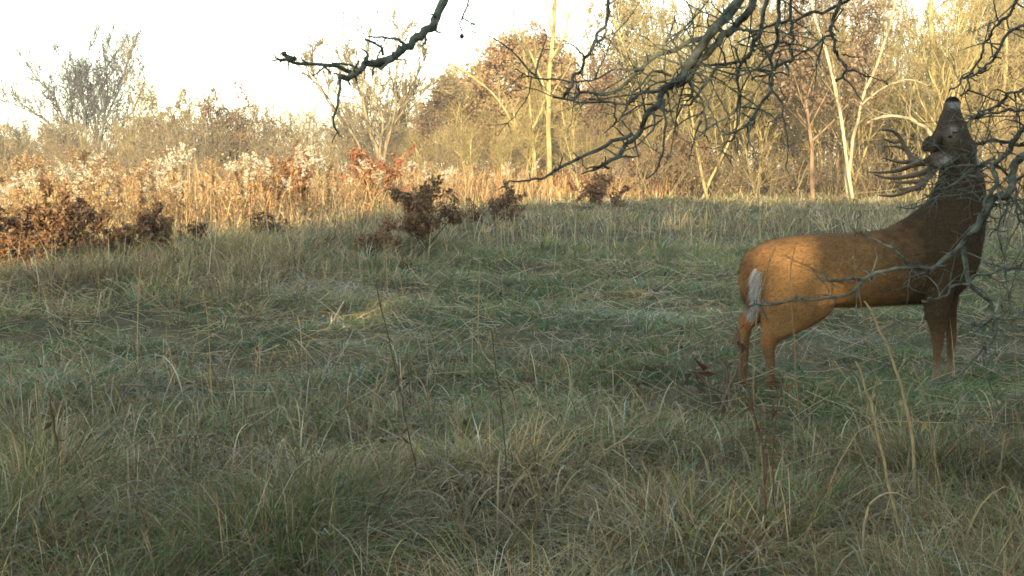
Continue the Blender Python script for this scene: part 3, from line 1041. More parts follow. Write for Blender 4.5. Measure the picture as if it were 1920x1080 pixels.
bcol = np.array([(0.34, 0.265, 0.125), (0.29, 0.225, 0.105), (0.21, 0.155, 0.08), (0.39, 0.305, 0.15), (0.26, 0.18, 0.10), (0.27, 0.20, 0.13), (0.24, 0.2, 0.14)])
c0 = bcol[r4.integers(0, 7, n)]
tube_arr(mb, P, R, 3, c0)
P1, R1 = spawn(r4, P, R, 8, 0.15, 1, 0.8, 0.42, 4, 0.6, up=0.1, wander=0.25, droop=0.05, minr=0.009)
tube_arr(mb, P1, R1, 3, np.repeat(c0 * 0.95, 8, 0))
kk = r4.integers(0, len(P1), 42000)
leaves(mb, r4, P1[kk, r4.integers(0, 4, 42000)] + r4.normal(0, 0.10, (42000, 3)), 0.055, [(0.31, 0.215, 0.12), (0.27, 0.165, 0.09), (0.22, 0.165, 0.1), (0.37, 0.28, 0.17)])
tag(mb.build('brush', M_TWIG), 'tangled tan brush and saplings filling the foot of the wood', 'brush', kind='stuff')

mb = MB()
n = 1000
px = r4.uniform(-350, 2400, n)
d = np.where(px > 780, r4.uniform(86, 125, n), r4.uniform(112, 145, n))
x = (px - 960) / F * d
ytop = np.interp(px, [-350, 0, 300, 520, 700, 850, 1000, 1150, 1250, 2400], [215, 225, 205, 195, 170, 140, 110, 60, -20, -70])
hh = (CAM_H + (HORIZON - ytop) * d / F) * r4.uniform(0.55, 1.02, n)
N = 7
D = nrm(np.concatenate([r4.normal(0, 0.1, (n, 2)), np.ones((n, 1))], 1))
P = np.zeros((n, N, 3))
P[:, 0] = np.stack([x, d, np.zeros(n)], 1)
for s in range(1, N):
    D = nrm(D + r4.normal(0, 0.07, D.shape))
    P[:, s] = P[:, s - 1] + D * (hh / (N - 1))[:, None]
R = (0.007 * hh)[:, None] * np.linspace(1, 0.3, N)[None]
c0 = bcol[r4.integers(0, 7, n)] * 0.9
tube_arr(mb, P, R, 4, c0)
P1, R1 = spawn(r4, P, R, 12, 0.12, 1, 0.8, 0.34, 5, 0.5, up=0.2, wander=0.2, minr=0.014)
tube_arr(mb, P1, R1, 3, np.repeat(c0, 12, 0))
P2, R2 = spawn(r4, P1, R1, 6, 0.1, 1, 0.8, 0.5, 3, 0.6, up=0.1, wander=0.25, minr=0.012)
tube_arr(mb, P2, R2, 3, np.repeat(c0 * 0.95, 72, 0))
kk = r4.integers(0, len(P2), 60000)
leaves(mb, r4, P2[kk, r4.integers(0, 3, 60000)] + r4.normal(0, 0.1, (60000, 3)), 0.09, [(0.32, 0.24, 0.13), (0.28, 0.20, 0.11), (0.36, 0.28, 0.16), (0.30, 0.19, 0.11)])
tag(mb.build('far_woods', M_TWIG), 'dense far wood of bare tan twigs behind the edge trees', 'woods', kind='stuff')

# ------------------------------------------------------------------ the trees behind the camera that keep the field in shade
GAPS = [(at(1455, 520, 7.8), 0.27, 2.1), (at(1540, 520, 7.8), 0.22, 3.2), (at(712, 600, 11.6), 0.22, 0.6), (at(590, 655, 9.9), 0.12, 1.0), (at(1030, 470, 22), 0.2, 1.0), (at(1290, 418, 30.0), 0.55, 0.2), (at(1180, 560, 13), 0.15, 0.4)]
r5 = np.random.default_rng(8)
for i, (tx, ty, hgt, rad) in enumerate([(-4.0, -13, 13.2, 4.0), (0.2, -12, 14.6, 4.4), (6.6, -13.5, 14.0, 4.6), (13.2, -12.5, 14.8, 4.8), (20.5, -14, 13.5, 5.0), (28, -13, 14, 5)]):
    root = empty('oak_tree', (tx, ty, 0))
    near_oak = ty > -5
    tag(root, 'oak right behind the camera with its crown overhead' if near_oak else 'leafy brown oak in the hedgerow behind the camera, casting shade over the field', 'tree', 'hedgerow oaks behind the camera')
    tb = MB()
    N = 8
    P = np.stack([np.cumsum(r5.normal(0, 0.1, N)), np.cumsum(r5.normal(0, 0.1, N)), np.linspace(-.1, hgt * 0.8, N)], 1)
    R = np.linspace(0.3, 0.08, N)
    tube_arr(tb, P[None], R[None], 8, np.array([BARK['brown']]))
    P1, R1 = spawn(r5, P[None], R[None], 16, 0.55 if near_oak else 0.2, 1, 0.9, 0.4, 6, 0.5, up=0.2, minr=0.03)
    tube_arr(tb, P1, R1, 5, np.repeat(np.array([BARK['brown']]), 16, 0))
    tb.build('trunk', M_BARK, root)
    n = 15000
    v = nrm(r5.normal(size=(n, 3))) * (r5.uniform(0, 1, (n, 1)) ** 0.42)
    bump_ = 0.85 + 0.3 * vnoise(np.arctan2(v[:, 1], v[:, 0]) * 3, v[:, 2] * 3, 0.8, i)
    pts = v * bump_[:, None] * np.array([rad, rad * 0.7, hgt * 0.47]) + np.array([0, 0, hgt * 0.53])
    if near_oak:
        pts[:, 2] = 4.0 + pts[:, 2] * 0.66
        pts = pts[: n // 2]
        n = len(pts)
    Wp = pts + np.array([tx, ty, 0])
    keep = np.ones(n, bool)
    for gp, gr, thin in GAPS:
        rel = Wp - gp
        along = rel @ SUN_DIR
        dist = np.linalg.norm(rel - along[:, None] * SUN_DIR, axis=1)
        keep &= ~((dist < gr + 0.25) & (r5.uniform(0, 1, n) > thin * 0.12))
    cb = MB()
    leaves(cb, r5, pts[keep], 0.30, OAKB, long=1.4)
    cb.build('crown', M_LEAF, root)

# ------------------------------------------------------------------ the apple tree whose bare branches hang into the picture
r6 = np.random.default_rng(66)
apple = empty('apple_tree', (3.55, 5.6, 0))
tag(apple, 'old bare apple tree reaching crooked lichen-grey branches over the deer and across the top', 'tree')
AO = np.array([3.55, 5.6, 0])
ABARK = np.array((0.105, 0.112, 0.09))


def branch(pts, w0, w1, d0, d1, spurs=None, twig=0, seed=0, off=None):
    """a limb traced in photo pixels: widths in pixels, distance from d0 to d1"""
    r = np.random.default_rng(seed + 500)
    n = len(pts)
    L = np.concatenate([[0], np.cumsum([math.hypot(pts[i + 1][0] - pts[i][0], pts[i + 1][1] - pts[i][1]) for i in range(n - 1)])])
    u = L / max(L[-1], 1e-6)
    W = np.array([at(p[0], p[1], d0 + (d1 - d0) * uu) for p, uu in zip(pts, u)])
    if off is not None:
        o_ = np.array(off)
        sag = lambda f: (o_ * (1 - f) + W[0] * f + r.normal(0, 0.10, 3) * np.array([1, 1, 0.8]))[None]
        W = np.vstack([o_[None], sag(0.25), sag(0.5), sag(0.78), W])
    m = max(8, min(80, int(L[-1] / 9) + (int(L[-1] / 7) + 10 if off is not None else 0)))
    Q = smooth_line(W, m)
    dm = (d0 + d1) / 2
    jit = r.normal(0, 1, (max(3, m // 4), 3))
    Q[1:-1] += (smooth_line(jit, m) * 0.0013 * dm * np.array([1, 4, 1]) + smooth_line(r.normal(0, 1, (max(3, m // 2), 3)), m) * 0.0008 * dm + r.normal(0, 0.0003 * dm, (m, 3)))[1:-1]
    R = (1.05 if seed < 12 else 0.9 if seed > 41 else 0.76) * (1.0 if off is None else 1.2) * np.linspace(w0, w1, m) * dm / F / 2 * r.uniform(0.9, 1.12, m)
    Q -= AO
    mb = MB()
    tube_arr(mb, Q[None], R[None], 8, ABARK[None])
    ns = int(L[-1] / (15 if off is None else 9)) + 1
    if ns:
        S, RS = spawn(r, Q[None], R[None], ns, 0.08, 1, 1.1, 0.0, 4, 0.5, minr=0.0022)
        lens = np.clip(r.gamma(2, 0.024, ns), 0.015, 0.15) * dm / 6
        Dd = nrm(r.normal(size=(ns, 3)))
        base = S[:, 0]
        for s in range(1, 4):
            Dd = nrm(Dd + r.normal(0, 0.35, Dd.shape))
            S[:, s] = S[:, s - 1] + Dd * (lens / 3)[:, None]
        RS = np.maximum(np.minimum(R.mean() * 0.55, 0.0045), 0.0018) * np.array([1, 0.9, 0.8, 0.55])[None] * np.ones((ns, 1))
        tube_arr(mb, S, RS, 5, np.repeat(ABARK[None] * 0.9, ns, 0))
    if twig:
        twig = twig + 3 if off is None else twig * 2 + 6
        S, RS = spawn(r, Q[None], R[None], twig, 0.1, 0.95, 0.9, 0.0, 9, 0.45, minr=0.0026)
        base = S[:, 0]
        Dd = nrm(r.normal(size=(twig, 3)) * np.array([1, 0.7, 1]) + np.array([-0.25, 0, -0.1]))
        ln = r.uniform(0.12, 0.42, twig)
        for s in range(1, 9):
            Dd = nrm(Dd + r.normal(0, 0.15, Dd.shape) + np.array([0, 0, -0.04]))
            S[:, s] = S[:, s - 1] + Dd * (ln / 8)[:, None]
        RS = np.linspace(0.0040, 0.0014, 9)[None] * np.ones((twig, 1)) * r.uniform(0.7, 1.2, (twig, 1))
        tube_arr(mb, S, RS, 5, np.repeat(ABARK[None], twig, 0))
        S2, RS2 = spawn(r, S, RS, 3, 0.2, 1, 0.9, 0.35, 4, 0.6, up=0.0, wander=0.3, minr=0.002)
        tube_arr(mb, S2, RS2, 4, np.repeat(ABARK[None], len(S2), 0))
    return mb.build('branch', M_APPLE, apple)


B = branch
# the long upper-left limb
B([(905, -110), (850, -30), (813, 34), (796, 56), (761, 87), (735, 104), (687, 117), (661, 137), (639, 145)], 19, 8, 4.6, 4.3, 8, 0, 1, off=(0.9, 4.9, 2.9))
B([(661, 137), (631, 119), (591, 113), (552, 110), (526, 115)], 8, 5, 4.35, 4.3, 5, 0, 2)
B([(552, 110), (540, 104), (534, 99)], 9, 7, 4.3, 4.3, 2, 0, 3)
B([(639, 145), (635, 178), (631, 217), (630, 243), (639, 256)], 6, 3, 4.3, 4.25, 4, 0, 4)
B([(761, 87), (745, 76), (731, 71), (691, 69)], 6, 3, 4.4, 4.5, 2, 0, 5)
B([(718, 103), (706, 82), (685, 73)], 6, 3, 4.4, 4.3, 2, 0, 6)
B([(738, 102), (726, 118), (713, 132)], 9, 4, 4.4, 4.3, 2, 0, 7)
B([(735, 106), (700, 122), (690, 118)], 9, 4, 4.4, 4.35, 2, 0, 8)
B([(794, 60), (798, 76), (792, 86)], 5, 3, 4.5, 4.5, 1, 0, 9)
B([(890, -40), (868, 36), (866, 58)], 4, 2, 4.8, 4.7, 2, 0, 10)
B([(868, 34), (890, 44), (878, 50)], 3, 2, 4.7, 4.7, 0, 0, 11)
# the thick hanging limbs in the upper middle
B([(1440, -90), (1400, -25), (1363, 33), (1329, 75), (1295, 116), (1260, 150), (1240, 181), (1216, 215), (1188, 253), (1161, 287), (1113, 318)], 30, 7, 5.2, 5.0, 16, 2, 12, off=(2.2, 5.5, 2.75))
B([(1440, -40), (1380, 40), (1343, 81), (1308, 119), (1274, 153), (1247, 172)], 22, 10, 5.35, 5.1, 8, 2, 13, off=(2.25, 5.6, 2.7))
B([(1238, 169), (1206, 167), (1178, 184), (1137, 188), (1103, 186)], 9, 4, 5.05, 4.9, 6, 1, 14)
B([(1329, 68), (1295, 71), (1274, 92), (1226, 116), (1206, 133), (1171, 157), (1140, 176), (1103, 170), (1069, 181), (1038, 181)], 13, 5, 5.2, 4.9, 12, 2, 15)
B([(1260, 142), (1233, 133), (1212, 143), (1192, 174), (1182, 201), (1161, 225), (1134, 249)], 8, 3, 5.1, 4.9, 7, 1, 16)
B([(1150, -40), (1130, 33), (1116, 81), (1096, 116), (1075, 150), (1058, 181)], 9, 6, 4.9, 4.8, 7, 1, 17, off=(0.9, 5.0, 2.7))
B([(1145, 20), (1137, 64), (1118, 88)], 5, 5, 4.9, 4.85, 2, 0, 18)
B([(1206, 129), (1154, 131), (1113, 143), (1051, 150), (1000, 143), (965, 130)], 6, 3, 5.0, 4.9, 7, 1, 19)
B([(1185, 251), (1144, 266), (1096, 294), (1051, 314), (1024, 331), (985, 340), (945, 345)], 10, 4, 5.0, 4.9, 8, 0, 20)
B([(1245, 186), (1243, 222), (1241, 270), (1236, 311), (1212, 335)], 8, 4, 5.05, 5.0, 6, 0, 21)
B([(1226, 208), (1219, 246), (1199, 266), (1164, 283)], 6, 3, 5.0, 4.9, 3, 0, 22)
B([(1308, 110), (1298, 143), (1305, 174), (1315, 208), (1320, 256)], 8, 4, 5.15, 5.1, 5, 1, 23)
B([(1297, 145), (1295, 160), (1288, 190)], 9, 6, 5.1, 5.1, 1, 0, 24)
B([(1316, 226), (1301, 277), (1291, 307)], 5, 2, 5.1, 5.05, 3, 0, 25)
B([(1455, -40), (1425, 44), (1408, 88), (1391, 117), (1353, 122), (1336, 146), (1308, 177), (1281, 201)], 13, 4, 5.5, 5.2, 10, 2, 26, off=(2.3, 5.7, 2.65))
B([(1391, 117), (1387, 167), (1384, 194), (1370, 218), (1325, 242)], 7, 3, 5.4, 5.3, 4, 1, 27)
B([(1387, 172), (1385, 225), (1377, 246), (1363, 273), (1356, 280), (1373, 311)], 6, 3, 5.4, 5.3, 5, 0, 28)
B([(1470, -60), (1459, 37), (1462, 64), (1449, 119), (1442, 167), (1418, 215), (1404, 236), (1373, 249)], 11, 4, 5.5, 5.3, 9, 1, 29, off=(2.35, 5.7, 2.7))
B([(1490, -60), (1486, 37), (1486, 81), (1476, 112), (1445, 136), (1411, 150)], 9, 4, 5.6, 5.4, 6, 1, 30, off=(2.4, 5.8, 2.7))
B([(1447, 136), (1456, 177), (1466, 208), (1473, 253), (1481, 283), (1476, 321)], 6, 3, 5.45, 5.4, 5, 0, 31)
B([(1466, 210), (1450, 228), (1432, 236)], 4, 2, 5.4, 5.3, 2, 0, 32)
B([(1600, -60), (1562, 33), (1558, 64), (1565, 88), (1579, 105), (1582, 133), (1569, 153)], 10, 5, 5.6, 5.5, 5, 0, 33, off=(2.6, 5.8, 2.75))
B([(1582, 134), (1610, 137), (1637, 143), (1665, 160)], 5, 3, 5.5, 5.5, 3, 0, 34)
B([(1558, 66), (1540, 80), (1517, 98), (1490, 95)], 7, 4, 5.6, 5.4, 4, 1, 35)
B([(1581, 103), (1605, 107), (1624, 111)], 4, 2, 5.55, 5.5, 1, 0, 36)
B([(1560, 20), (1500, 35), (1440, 45), (1395, 52), (1330, 48)], 9, 4, 5.6, 5.4, 6, 1, 37, off=(2.5, 5.8, 2.5))
B([(1300, 40), (1262, 62), (1235, 78), (1200, 65)], 5, 2, 5.2, 5.0, 3, 1, 38)
B([(1265, 30), (1258, 60), (1270, 92)], 4, 2, 5.3, 5.2, 2, 0, 39)
B([(1425, 60), (1380, 78), (1420, 100), (1450, 104)], 4, 2, 5.5, 5.4, 3, 0, 40)
B([(1445, 120), (1400, 135), (1360, 140), (1310, 128)], 4, 2, 5.4, 5.2, 4, 1, 41)
# the branches at the right, in front of the deer
RT = (3.4, 6.2, 1.9)
B([(1990, 230), (1950, 265), (1920, 293), (1903, 312), (1897, 331), (1881, 364), (1865, 383), (1845, 400), (1832, 419), (1809, 452), (1774, 487), (1751, 503), (1702, 503), (1656, 514), (1617, 528), (1568, 545), (1484, 570), (1403, 575)],
  19, 4, 6.2, 6.3, 22, 3, 42, off=RT)
B([(1617, 523), (1582, 522), (1549, 525), (1542, 510)], 7, 5, 6.2, 6.2, 4, 0, 43)
B([(1700, 500), (1688, 478), (1667, 459), (1621, 440), (1596, 426), (1568, 412), (1540, 391)], 7, 3, 6.3, 6.2, 6, 0, 44)
B([(1614, 437), (1604, 412)], 5, 3, 6.2, 6.2, 0, 0, 45)
B([(1857, 380), (1850, 401), (1825, 433), (1818, 468), (1814, 528), (1850, 563), (1860, 591), (1857, 640), (1846, 661), (1790, 714), (1744, 725)], 12, 4, 6.3, 6.6, 12, 2, 46)
B([(1860, 598), (1832, 612), (1811, 602)], 6, 4, 6.4, 6.4, 2, 0, 47)
B([(1990, 520), (1920, 503), (1871, 503), (1839, 517), (1807, 531), (1755, 556), (1730, 566)], 9, 3, 6.1, 6.3, 8, 2, 48, off=(3.3, 6.0, 1.2))
B([(1990, 270), (1910, 267), (1868, 263), (1832, 280), (1810, 296), (1780, 306), (1741, 322)], 10, 3, 6.2, 6.5, 10, 3, 49, off=(3.4, 6.1, 1.75))
B([(1900, 325), (1852, 304), (1819, 306), (1784, 312), (1740, 334)], 6, 3, 6.3, 6.4, 6, 2, 50)
B([(1865, 296), (1819, 319), (1787, 348), (1754, 364), (1729, 374)], 7, 3, 6.3, 6.4, 5, 1, 51)
B([(1790, 348), (1748, 377), (1716, 391), (1683, 388)], 5, 2, 6.4, 6.3, 5, 0, 52)
B([(1850, 330), (1800, 335), (1760, 348), (1724, 350)], 5, 2, 6.3, 6.4, 4, 1, 53)
B([(1990, 200), (1920, 205), (1871, 212), (1826, 221), (1787, 250)], 8, 3, 6.0, 6.2, 8, 3, 54, off=(3.3, 6.0, 2.1))
B([(1990, 120), (1920, 165), (1894, 176), (1868, 199), (1835, 212)], 9, 3, 6.0, 6.1, 7, 3, 55, off=(3.3, 5.9, 2.3))
B([(1980, 20), (1900, 60), (1860, 110), (1820, 145), (1780, 170)], 9, 3, 5.9, 6.0, 8, 3, 56, off=(3.2, 5.8, 2.6))
B([(1960, -40), (1880, 30), (1840, 90), (1815, 150), (1800, 180)], 8, 3, 6.0, 6.3, 7, 3, 57, off=(3.1, 5.8, 2.6))
B([(1990, 340), (1930, 330), (1890, 370), (1875, 420), (1880, 470)], 8, 3, 6.2, 6.3, 6, 2, 58, off=(3.4, 6.1, 1.6))
B([(1990, 390), (1920, 375), (1870, 378), (1800, 372)], 5, 2, 6.2, 6.4, 4, 1, 59, off=(3.4, 6.1, 1.4))
B([(1990, 180), (1930, 235), (1890, 285), (1862, 330), (1848, 385), (1840, 430)], 13, 7, 6.1, 6.3, 10, 4, 60, off=(3.35, 6.0, 2.1))
B([(1990, 460), (1925, 430), (1900, 400), (1905, 350)], 6, 3, 6.3, 6.4, 5, 1, 61, off=(3.4, 6.2, 1.3))
B([(1990, 640), (1930, 600), (1895, 560), (1880, 530)], 6, 3, 6.1, 6.2, 5, 2, 62, off=(3.4, 6.1, 0.9))
# out of the frame: trunk and the limbs that carry those branches
tb = MB()
tr = np.array([(3.55, 5.6, -0.1), (3.52, 5.6, 0.5), (3.58, 5.65, 1.0), (3.45, 5.62, 1.6), (3.4, 5.7, 2.1), (3.2, 5.7, 2.6)]) - AO
Q = smooth_line(tr, 16)
tube_arr(tb, Q[None], np.linspace(0.17, 0.08, 16)[None], 12, ABARK[None])
for tgt in [(0.9, 4.9, 2.9), (2.2, 5.5, 2.75), (2.5, 5.8, 2.6), (3.4, 6.2, 1.75), (3.3, 6.0, 2.2), (3.4, 6.1, 1.0)]:
    e = np.array(tgt) - AO
    s = np.array([-0.25, 0.1, min(2.5, max(0.7, tgt[2] - 0.25))])
    mid_ = (s + e) / 2 + np.array([0, 0, 0.12])
    Q = smooth_line([s, mid_, e], 12)
    tube_arr(tb, Q[None], np.linspace(0.06, 0.022, 12)[None], 8, ABARK[None])
tb.build('trunk', M_APPLE, apple)
fb = MB()
c0 = at(866, 68, 4.7) - AO
th, ph = np.meshgrid(np.linspace(0.05, math.pi - 0.05, 8), np.linspace(0, 2 * math.pi, 11)[:-1], indexing='ij')
rad = 0.0085 * (1 + 0.12 * np.sin(3 * ph))
X = np.stack([rad * np.sin(th) * np.cos(ph), rad * np.sin(th) * np.sin(ph), rad * 1.05 * np.cos(th)], -1) + c0
ii = np.arange(80).reshape(8, 10)
q = np.stack([ii[:-1], ii[1:], np.roll(ii, -1, 1)[1:], np.roll(ii, -1, 1)[:-1]], -1).reshape(-1, 4)
fb.add(X, q, (0.06, 0.035, 0.03))
tag(fb.build('fruit', M_STALK, apple), 'shrivelled little apple hanging by a thin twig')


# ------------------------------------------------------------------ single dry stalks standing in the near grass
def stalk(name, pts, d, w0, w1, col, label, leafs=0, twigs=0, seed=0, head=0):
    r = np.random.default_rng(seed + 900)
    W = np.array([at(p[0], p[1], d) for p in pts])
    b = W[0].copy()
    b[2] = float(gz(b[0], b[1])) - 0.02
    W = np.vstack([b[None], W]) if W[0][2] > 0.03 else W
    x0 = W[0].copy()
    root = empty(name, tuple(x0))
    tag(root, label, 'dry stalk', 'dry stalks in the near grass')
    Q = smooth_line(W - x0, 16)
    Q[1:] += r.normal(0, 0.002, (15, 3))
    R = 0.75 * np.linspace(w0, w1, 16) * d / F / 2
    mb = MB()
    c = np.array(col)
    tube_arr(mb, Q[None], R[None], 6, c[None])
    if twigs:
        S, RS = spawn(r, Q[None], R[None], twigs, 0.35, 1, 0.6, 0.2, 5, 0.6, up=0.2, wander=0.15, minr=0.0015)
        tube_arr(mb, S, RS, 4, np.repeat(c[None], twigs, 0))
    mb.build('stem', M_STALK, root)
    if leafs:
        lb = MB()
        k = r.integers(3, 16, leafs)
        leaves(lb, r, Q[k] + r.normal(0, 0.004, (leafs, 3)), 0.018, [c * 1.1, c * 0.8], long=2.6)
        lb.build('leaves', M_LEAF, root)
    if head:
        hb = MB()
        k = r.integers(12, 16, head)
        leaves(hb, r, Q[k] + r.normal(0, 0.006, (head, 3)), 0.007, [c, c * 1.2], long=2.5, up=0.6)
        hb.build('seed_head', M_LEAF, root)


TAN = (0.36, 0.28, 0.15)
DRK = (0.10, 0.075, 0.05)
stalk('grass_stalk', [(1715, 900), (1705, 790), (1680, 695), (1650, 620), (1622, 562)], 4.9, 9, 5, TAN, 'thick pale straw crossing in front of the deer belly')
stalk('grass_stalk', [(1690, 1025), (1660, 880), (1630, 750), (1605, 675)], 4.3, 9, 5, TAN, 'pale straw stalk left of and below the one crossing the deer belly')
stalk('grass_stalk', [(1770, 960), (1752, 850), (1735, 760), (1715, 690)], 4.6, 5, 3, (0.28, 0.21, 0.11), 'thin tan stalk leaning below the deer front legs', 2)
stalk('weed_stalk', [(779, 900), (779, 867), (759, 785), (749, 724), (725, 620), (708, 541)], 5.2, 5, 3, DRK, 'dark thin weed stalk leaning left in the middle of the grass', 4, 3, 1)
stalk('weed_stalk', [(958, 930), (950, 880), (942, 785), (930, 690), (922, 617)], 5.2, 4, 3, DRK, 'dark slender stalk right of the leaning dark one', 3, 2, 2)
stalk('grass_stalk', [(252, 760), (257, 740), (258, 620), (262, 520), (266, 450)], 8.4, 5, 2, TAN, 'tall pale grass stalk standing alone in the left field', 1, 0, 3, 14)
stalk('grass_stalk', [(405, 880), (402, 840), (396, 720), (390, 610), (380, 540)], 6.3, 5, 2, TAN, 'tall pale stalk right of the lone left one', 1, 0, 4, 14)
stalk('weed_stalk', [(1444, 1060), (1442, 1030), (1435, 940), (1430, 840), (1410, 760), (1392, 690), (1386, 620)], 4.35, 8, 3, (0.13, 0.075, 0.05), 'reddish-brown branched weed rising to the deer hind legs', 10, 9, 5)
stalk('weed_stalk', [(1462, 1050), (1450, 900), (1452, 800), (1466, 720)], 4.4, 5, 2, (0.13, 0.075, 0.05), 'second reddish-brown weed close right of the branched one', 8, 7, 6)
stalk('weed_stalk', [(118, 930), (115, 880), (100, 790), (92, 735)], 5.2, 8, 4, (0.10, 0.07, 0.045), 'dull brown leafless weed at the left of the near grass', 4, 3, 7)
stalk('grass_stalk', [(1000, 760), (905, 660), (898, 560), (900, 490)], 8.2, 4, 2, TAN, 'pale stalk in mid field left of the deer, above the dark slender one', 1, 0, 8, 12)
stalk('grass_stalk', [(460, 820), (468, 760), (480, 690), (486, 640)], 6.6, 4, 2, TAN, 'short pale stalk at the frosty patch in the left field', 1, 0, 9, 10)
stalk('grass_stalk', [(1500, 800), (1492, 700), (1486, 600), (1480, 520), (1492, 452)], 6.4, 4, 2, (0.3, 0.2, 0.1), 'tan grass stalk standing before the deer rump', 1, 0, 10, 12)
stalk('grass_stalk', [(1420, 830), (1412, 720), (1418, 600), (1440, 500), (1452, 470)], 6.6, 4, 2, (0.26, 0.18, 0.09), 'curved brown grass stalk before the deer tail', 1, 0, 11, 12)
stalk('grass_stalk', [(1665, 860), (1640, 700), (1612, 560), (1600, 470)], 6.0, 3, 2, (0.24, 0.17, 0.09), 'faint thin stalk crossing the deer flank', 1, 0, 12, 10)
stalk('grass_stalk', [(1540, 990), (1560, 900), (1600, 820), (1640, 795), (1700, 790), (1790, 792)], 4.6, 4, 2, TAN, 'arched grass stem bowing right below the deer', 0, 0, 13)
stalk('grass_stalk', [(1618, 1045), (1626, 960), (1650, 930), (1680, 925), (1705, 935)], 4.0, 8, 3, (0.38, 0.31, 0.19), 'broad bleached grass blade arched over at lower right', 0, 0, 14)

# ------------------------------------------------------------------ the deer
DD = 7.8
DPX, DPY = 1600.0, HORIZON + F * CAM_H / DD
MPP = DD / F


def dl(px, py, yo=0.0):
    """photo pixel on the deer's plane -> deer local coordinates (metres)"""
    p = at(px, py, DD)
    return np.array([p[0] - px_x(DPX, DD), yo, p[2]])


TH = math.radians(7)


def dle(px, py, yo=0.0):
    """like dl, but the turned deer shows the point at exactly that photo pixel"""
    x0 = px_x(DPX, DD)
    xl = 0.0
    for _ in range(6):
        Y = DD + xl * math.sin(TH) + yo * math.cos(TH)
        p = at(px, py, Y)
        xl = (p[0] - x0 + yo * math.sin(TH)) / math.cos(TH)
    return np.array([xl, yo, p[2]])


deer = empty('deer', (px_x(DPX, DD), DD, float(gz(px_x(DPX, DD), DD)) * 0 + 0.0), TH)
tag(deer, 'white-tailed buck with antlers standing in grass, stretching its nose up to the branches', 'deer')


def loft(mb, secs, k=18):
    """closed loft of ellipses: secs = [(centre, axis_u, axis_v)]"""
    a = np.arange(k) * 2 * math.pi / k
    rings = [np.asarray(c) + np.cos(a)[:, None] * np.asarray(u) + np.sin(a)[:, None] * np.asarray(v) for c, u, v in secs]
    V = np.concatenate(rings + [np.asarray(secs[0][0])[None], np.asarray(secs[-1][0])[None]])
    n = len(secs)
    ii = np.arange(n * k).reshape(n, k)
    q = np.stack([ii[:-1], np.roll(ii, -1, 1)[:-1], np.roll(ii, -1, 1)[1:], ii[1:]], -1).reshape(-1, 4)
    t0 = np.stack([np.full(k, n * k), np.roll(ii[0], -1), ii[0]], 1)
    t1 = np.stack([np.full(k, n * k + 1), ii[-1], np.roll(ii[-1], -1)], 1)
    mb.add(V, [q, t0, t1])


def limb_loft(mb, pts, yo0, k=14):
    """pts: (px, py, radius_m [, y offset [, side scale]])"""
    Cn = np.array([dl(p[0], p[1], (p[3] if len(p) > 3 else yo0)) for p in pts])
    n = 4 * len(pts)
    rr = np.array([p[2] for p in pts])
    S = smooth_line(np.concatenate([Cn, rr[:, None]], 1), n)
    Cs, rs = S[:, :3], np.maximum(S[:, 3], 0.004)
    T = nrm(np.gradient(Cs, axis=0))
    yv = np.array([0, 1.0, 0])
    secs = []
    for c, t, r in zip(Cs, T, rs):
        u = nrm(np.cross(yv, t))
        secs.append((c, u * r, yv * r * 0.86))
    loft(mb, secs, k)


def edge_loft(mb, rows, k=22):
    """rows: (left px,py),(right px,py), half width in depth [, y offset]"""
    A = np.array([dl(*r[0]) for r in rows])
    Bq = np.array([dl(*r[1]) for r in rows])
    hw = np.array([r[2] for r in rows])
    yo = np.array([r[3] if len(r) > 3 else 0.0 for r in rows])
    S = smooth_line(np.concatenate([A, Bq, hw[:, None], yo[:, None]], 1), 4 * len(rows))
    secs = []
    for s in S:
        c = (s[:3] + s[3:6]) / 2
        c = c + np.array([0, s[7], 0])
        u = (s[3:6] - s[:3]) / 2
        secs.append((c, u, np.array([0, max(s[6], 0.004), 0])))
    loft(mb, secs, k)


db = MB()
# trunk: top and bottom edges from rump to breast
edge_loft(db, [((1394, 500), (1394, 535), .04), ((1400, 476), (1402, 562), .095), ((1418, 458), (1422, 580), .14), ((1450, 447), (1455, 588), .165), ((1500, 440), (1505, 584), .165),
               ((1560, 438), (1560, 577), .165), ((1620, 435), (1622, 577), .185), ((1680, 425), (1682, 575), .195), ((1722, 410), (1724, 573), .185), ((1765, 400), (1764, 570), .165),
               ((1802, 410), (1800, 558), .13), ((1832, 428), (1828, 532), .09), ((1850, 450), (1846, 500), .04)])
# neck: back edge and throat edge, up to the jaw
edge_loft(db, [((1640, 450), (1835, 525), .13), ((1668, 428), (1850, 478), .15), ((1712, 404), (1858, 430), .145), ((1746, 377), (1860, 390), .125), ((1764, 347), (1858, 345), .108),
               ((1770, 318), (1848, 308), .092), ((1766, 296), (1838, 285), .08), ((1766, 285), (1834, 270), .06)])
# head: forehead edge and jaw edge from poll to nose
edge_loft(db, [((1770, 316), (1838, 304), .05), ((1756, 296), (1840, 288), .080), ((1749, 277), (1838, 270), .086), ((1752, 258), (1829, 252), .078), ((1762, 240), (1823, 236), .060),
               ((1769, 221), (1815, 217), .046), ((1776, 204), (1810, 203), .040), ((1779, 193), (1810, 192), .041), ((1783, 185), (1807, 185), .036), ((1790, 179), (1802, 180), .020)])
# brow ridges over both eyes
for sgn in (-1, 1):
    limb_loft(db, [(1752, 284, .018, sgn * .060), (1752, 271, .028, sgn * .066), (1762, 254, .016, sgn * .064)], 0, 10)
limb_loft(db, [(1785, 272, .03, -.055), (1792, 258, .034, -.05), (1800, 240, .026, -.035)], 0, 10)


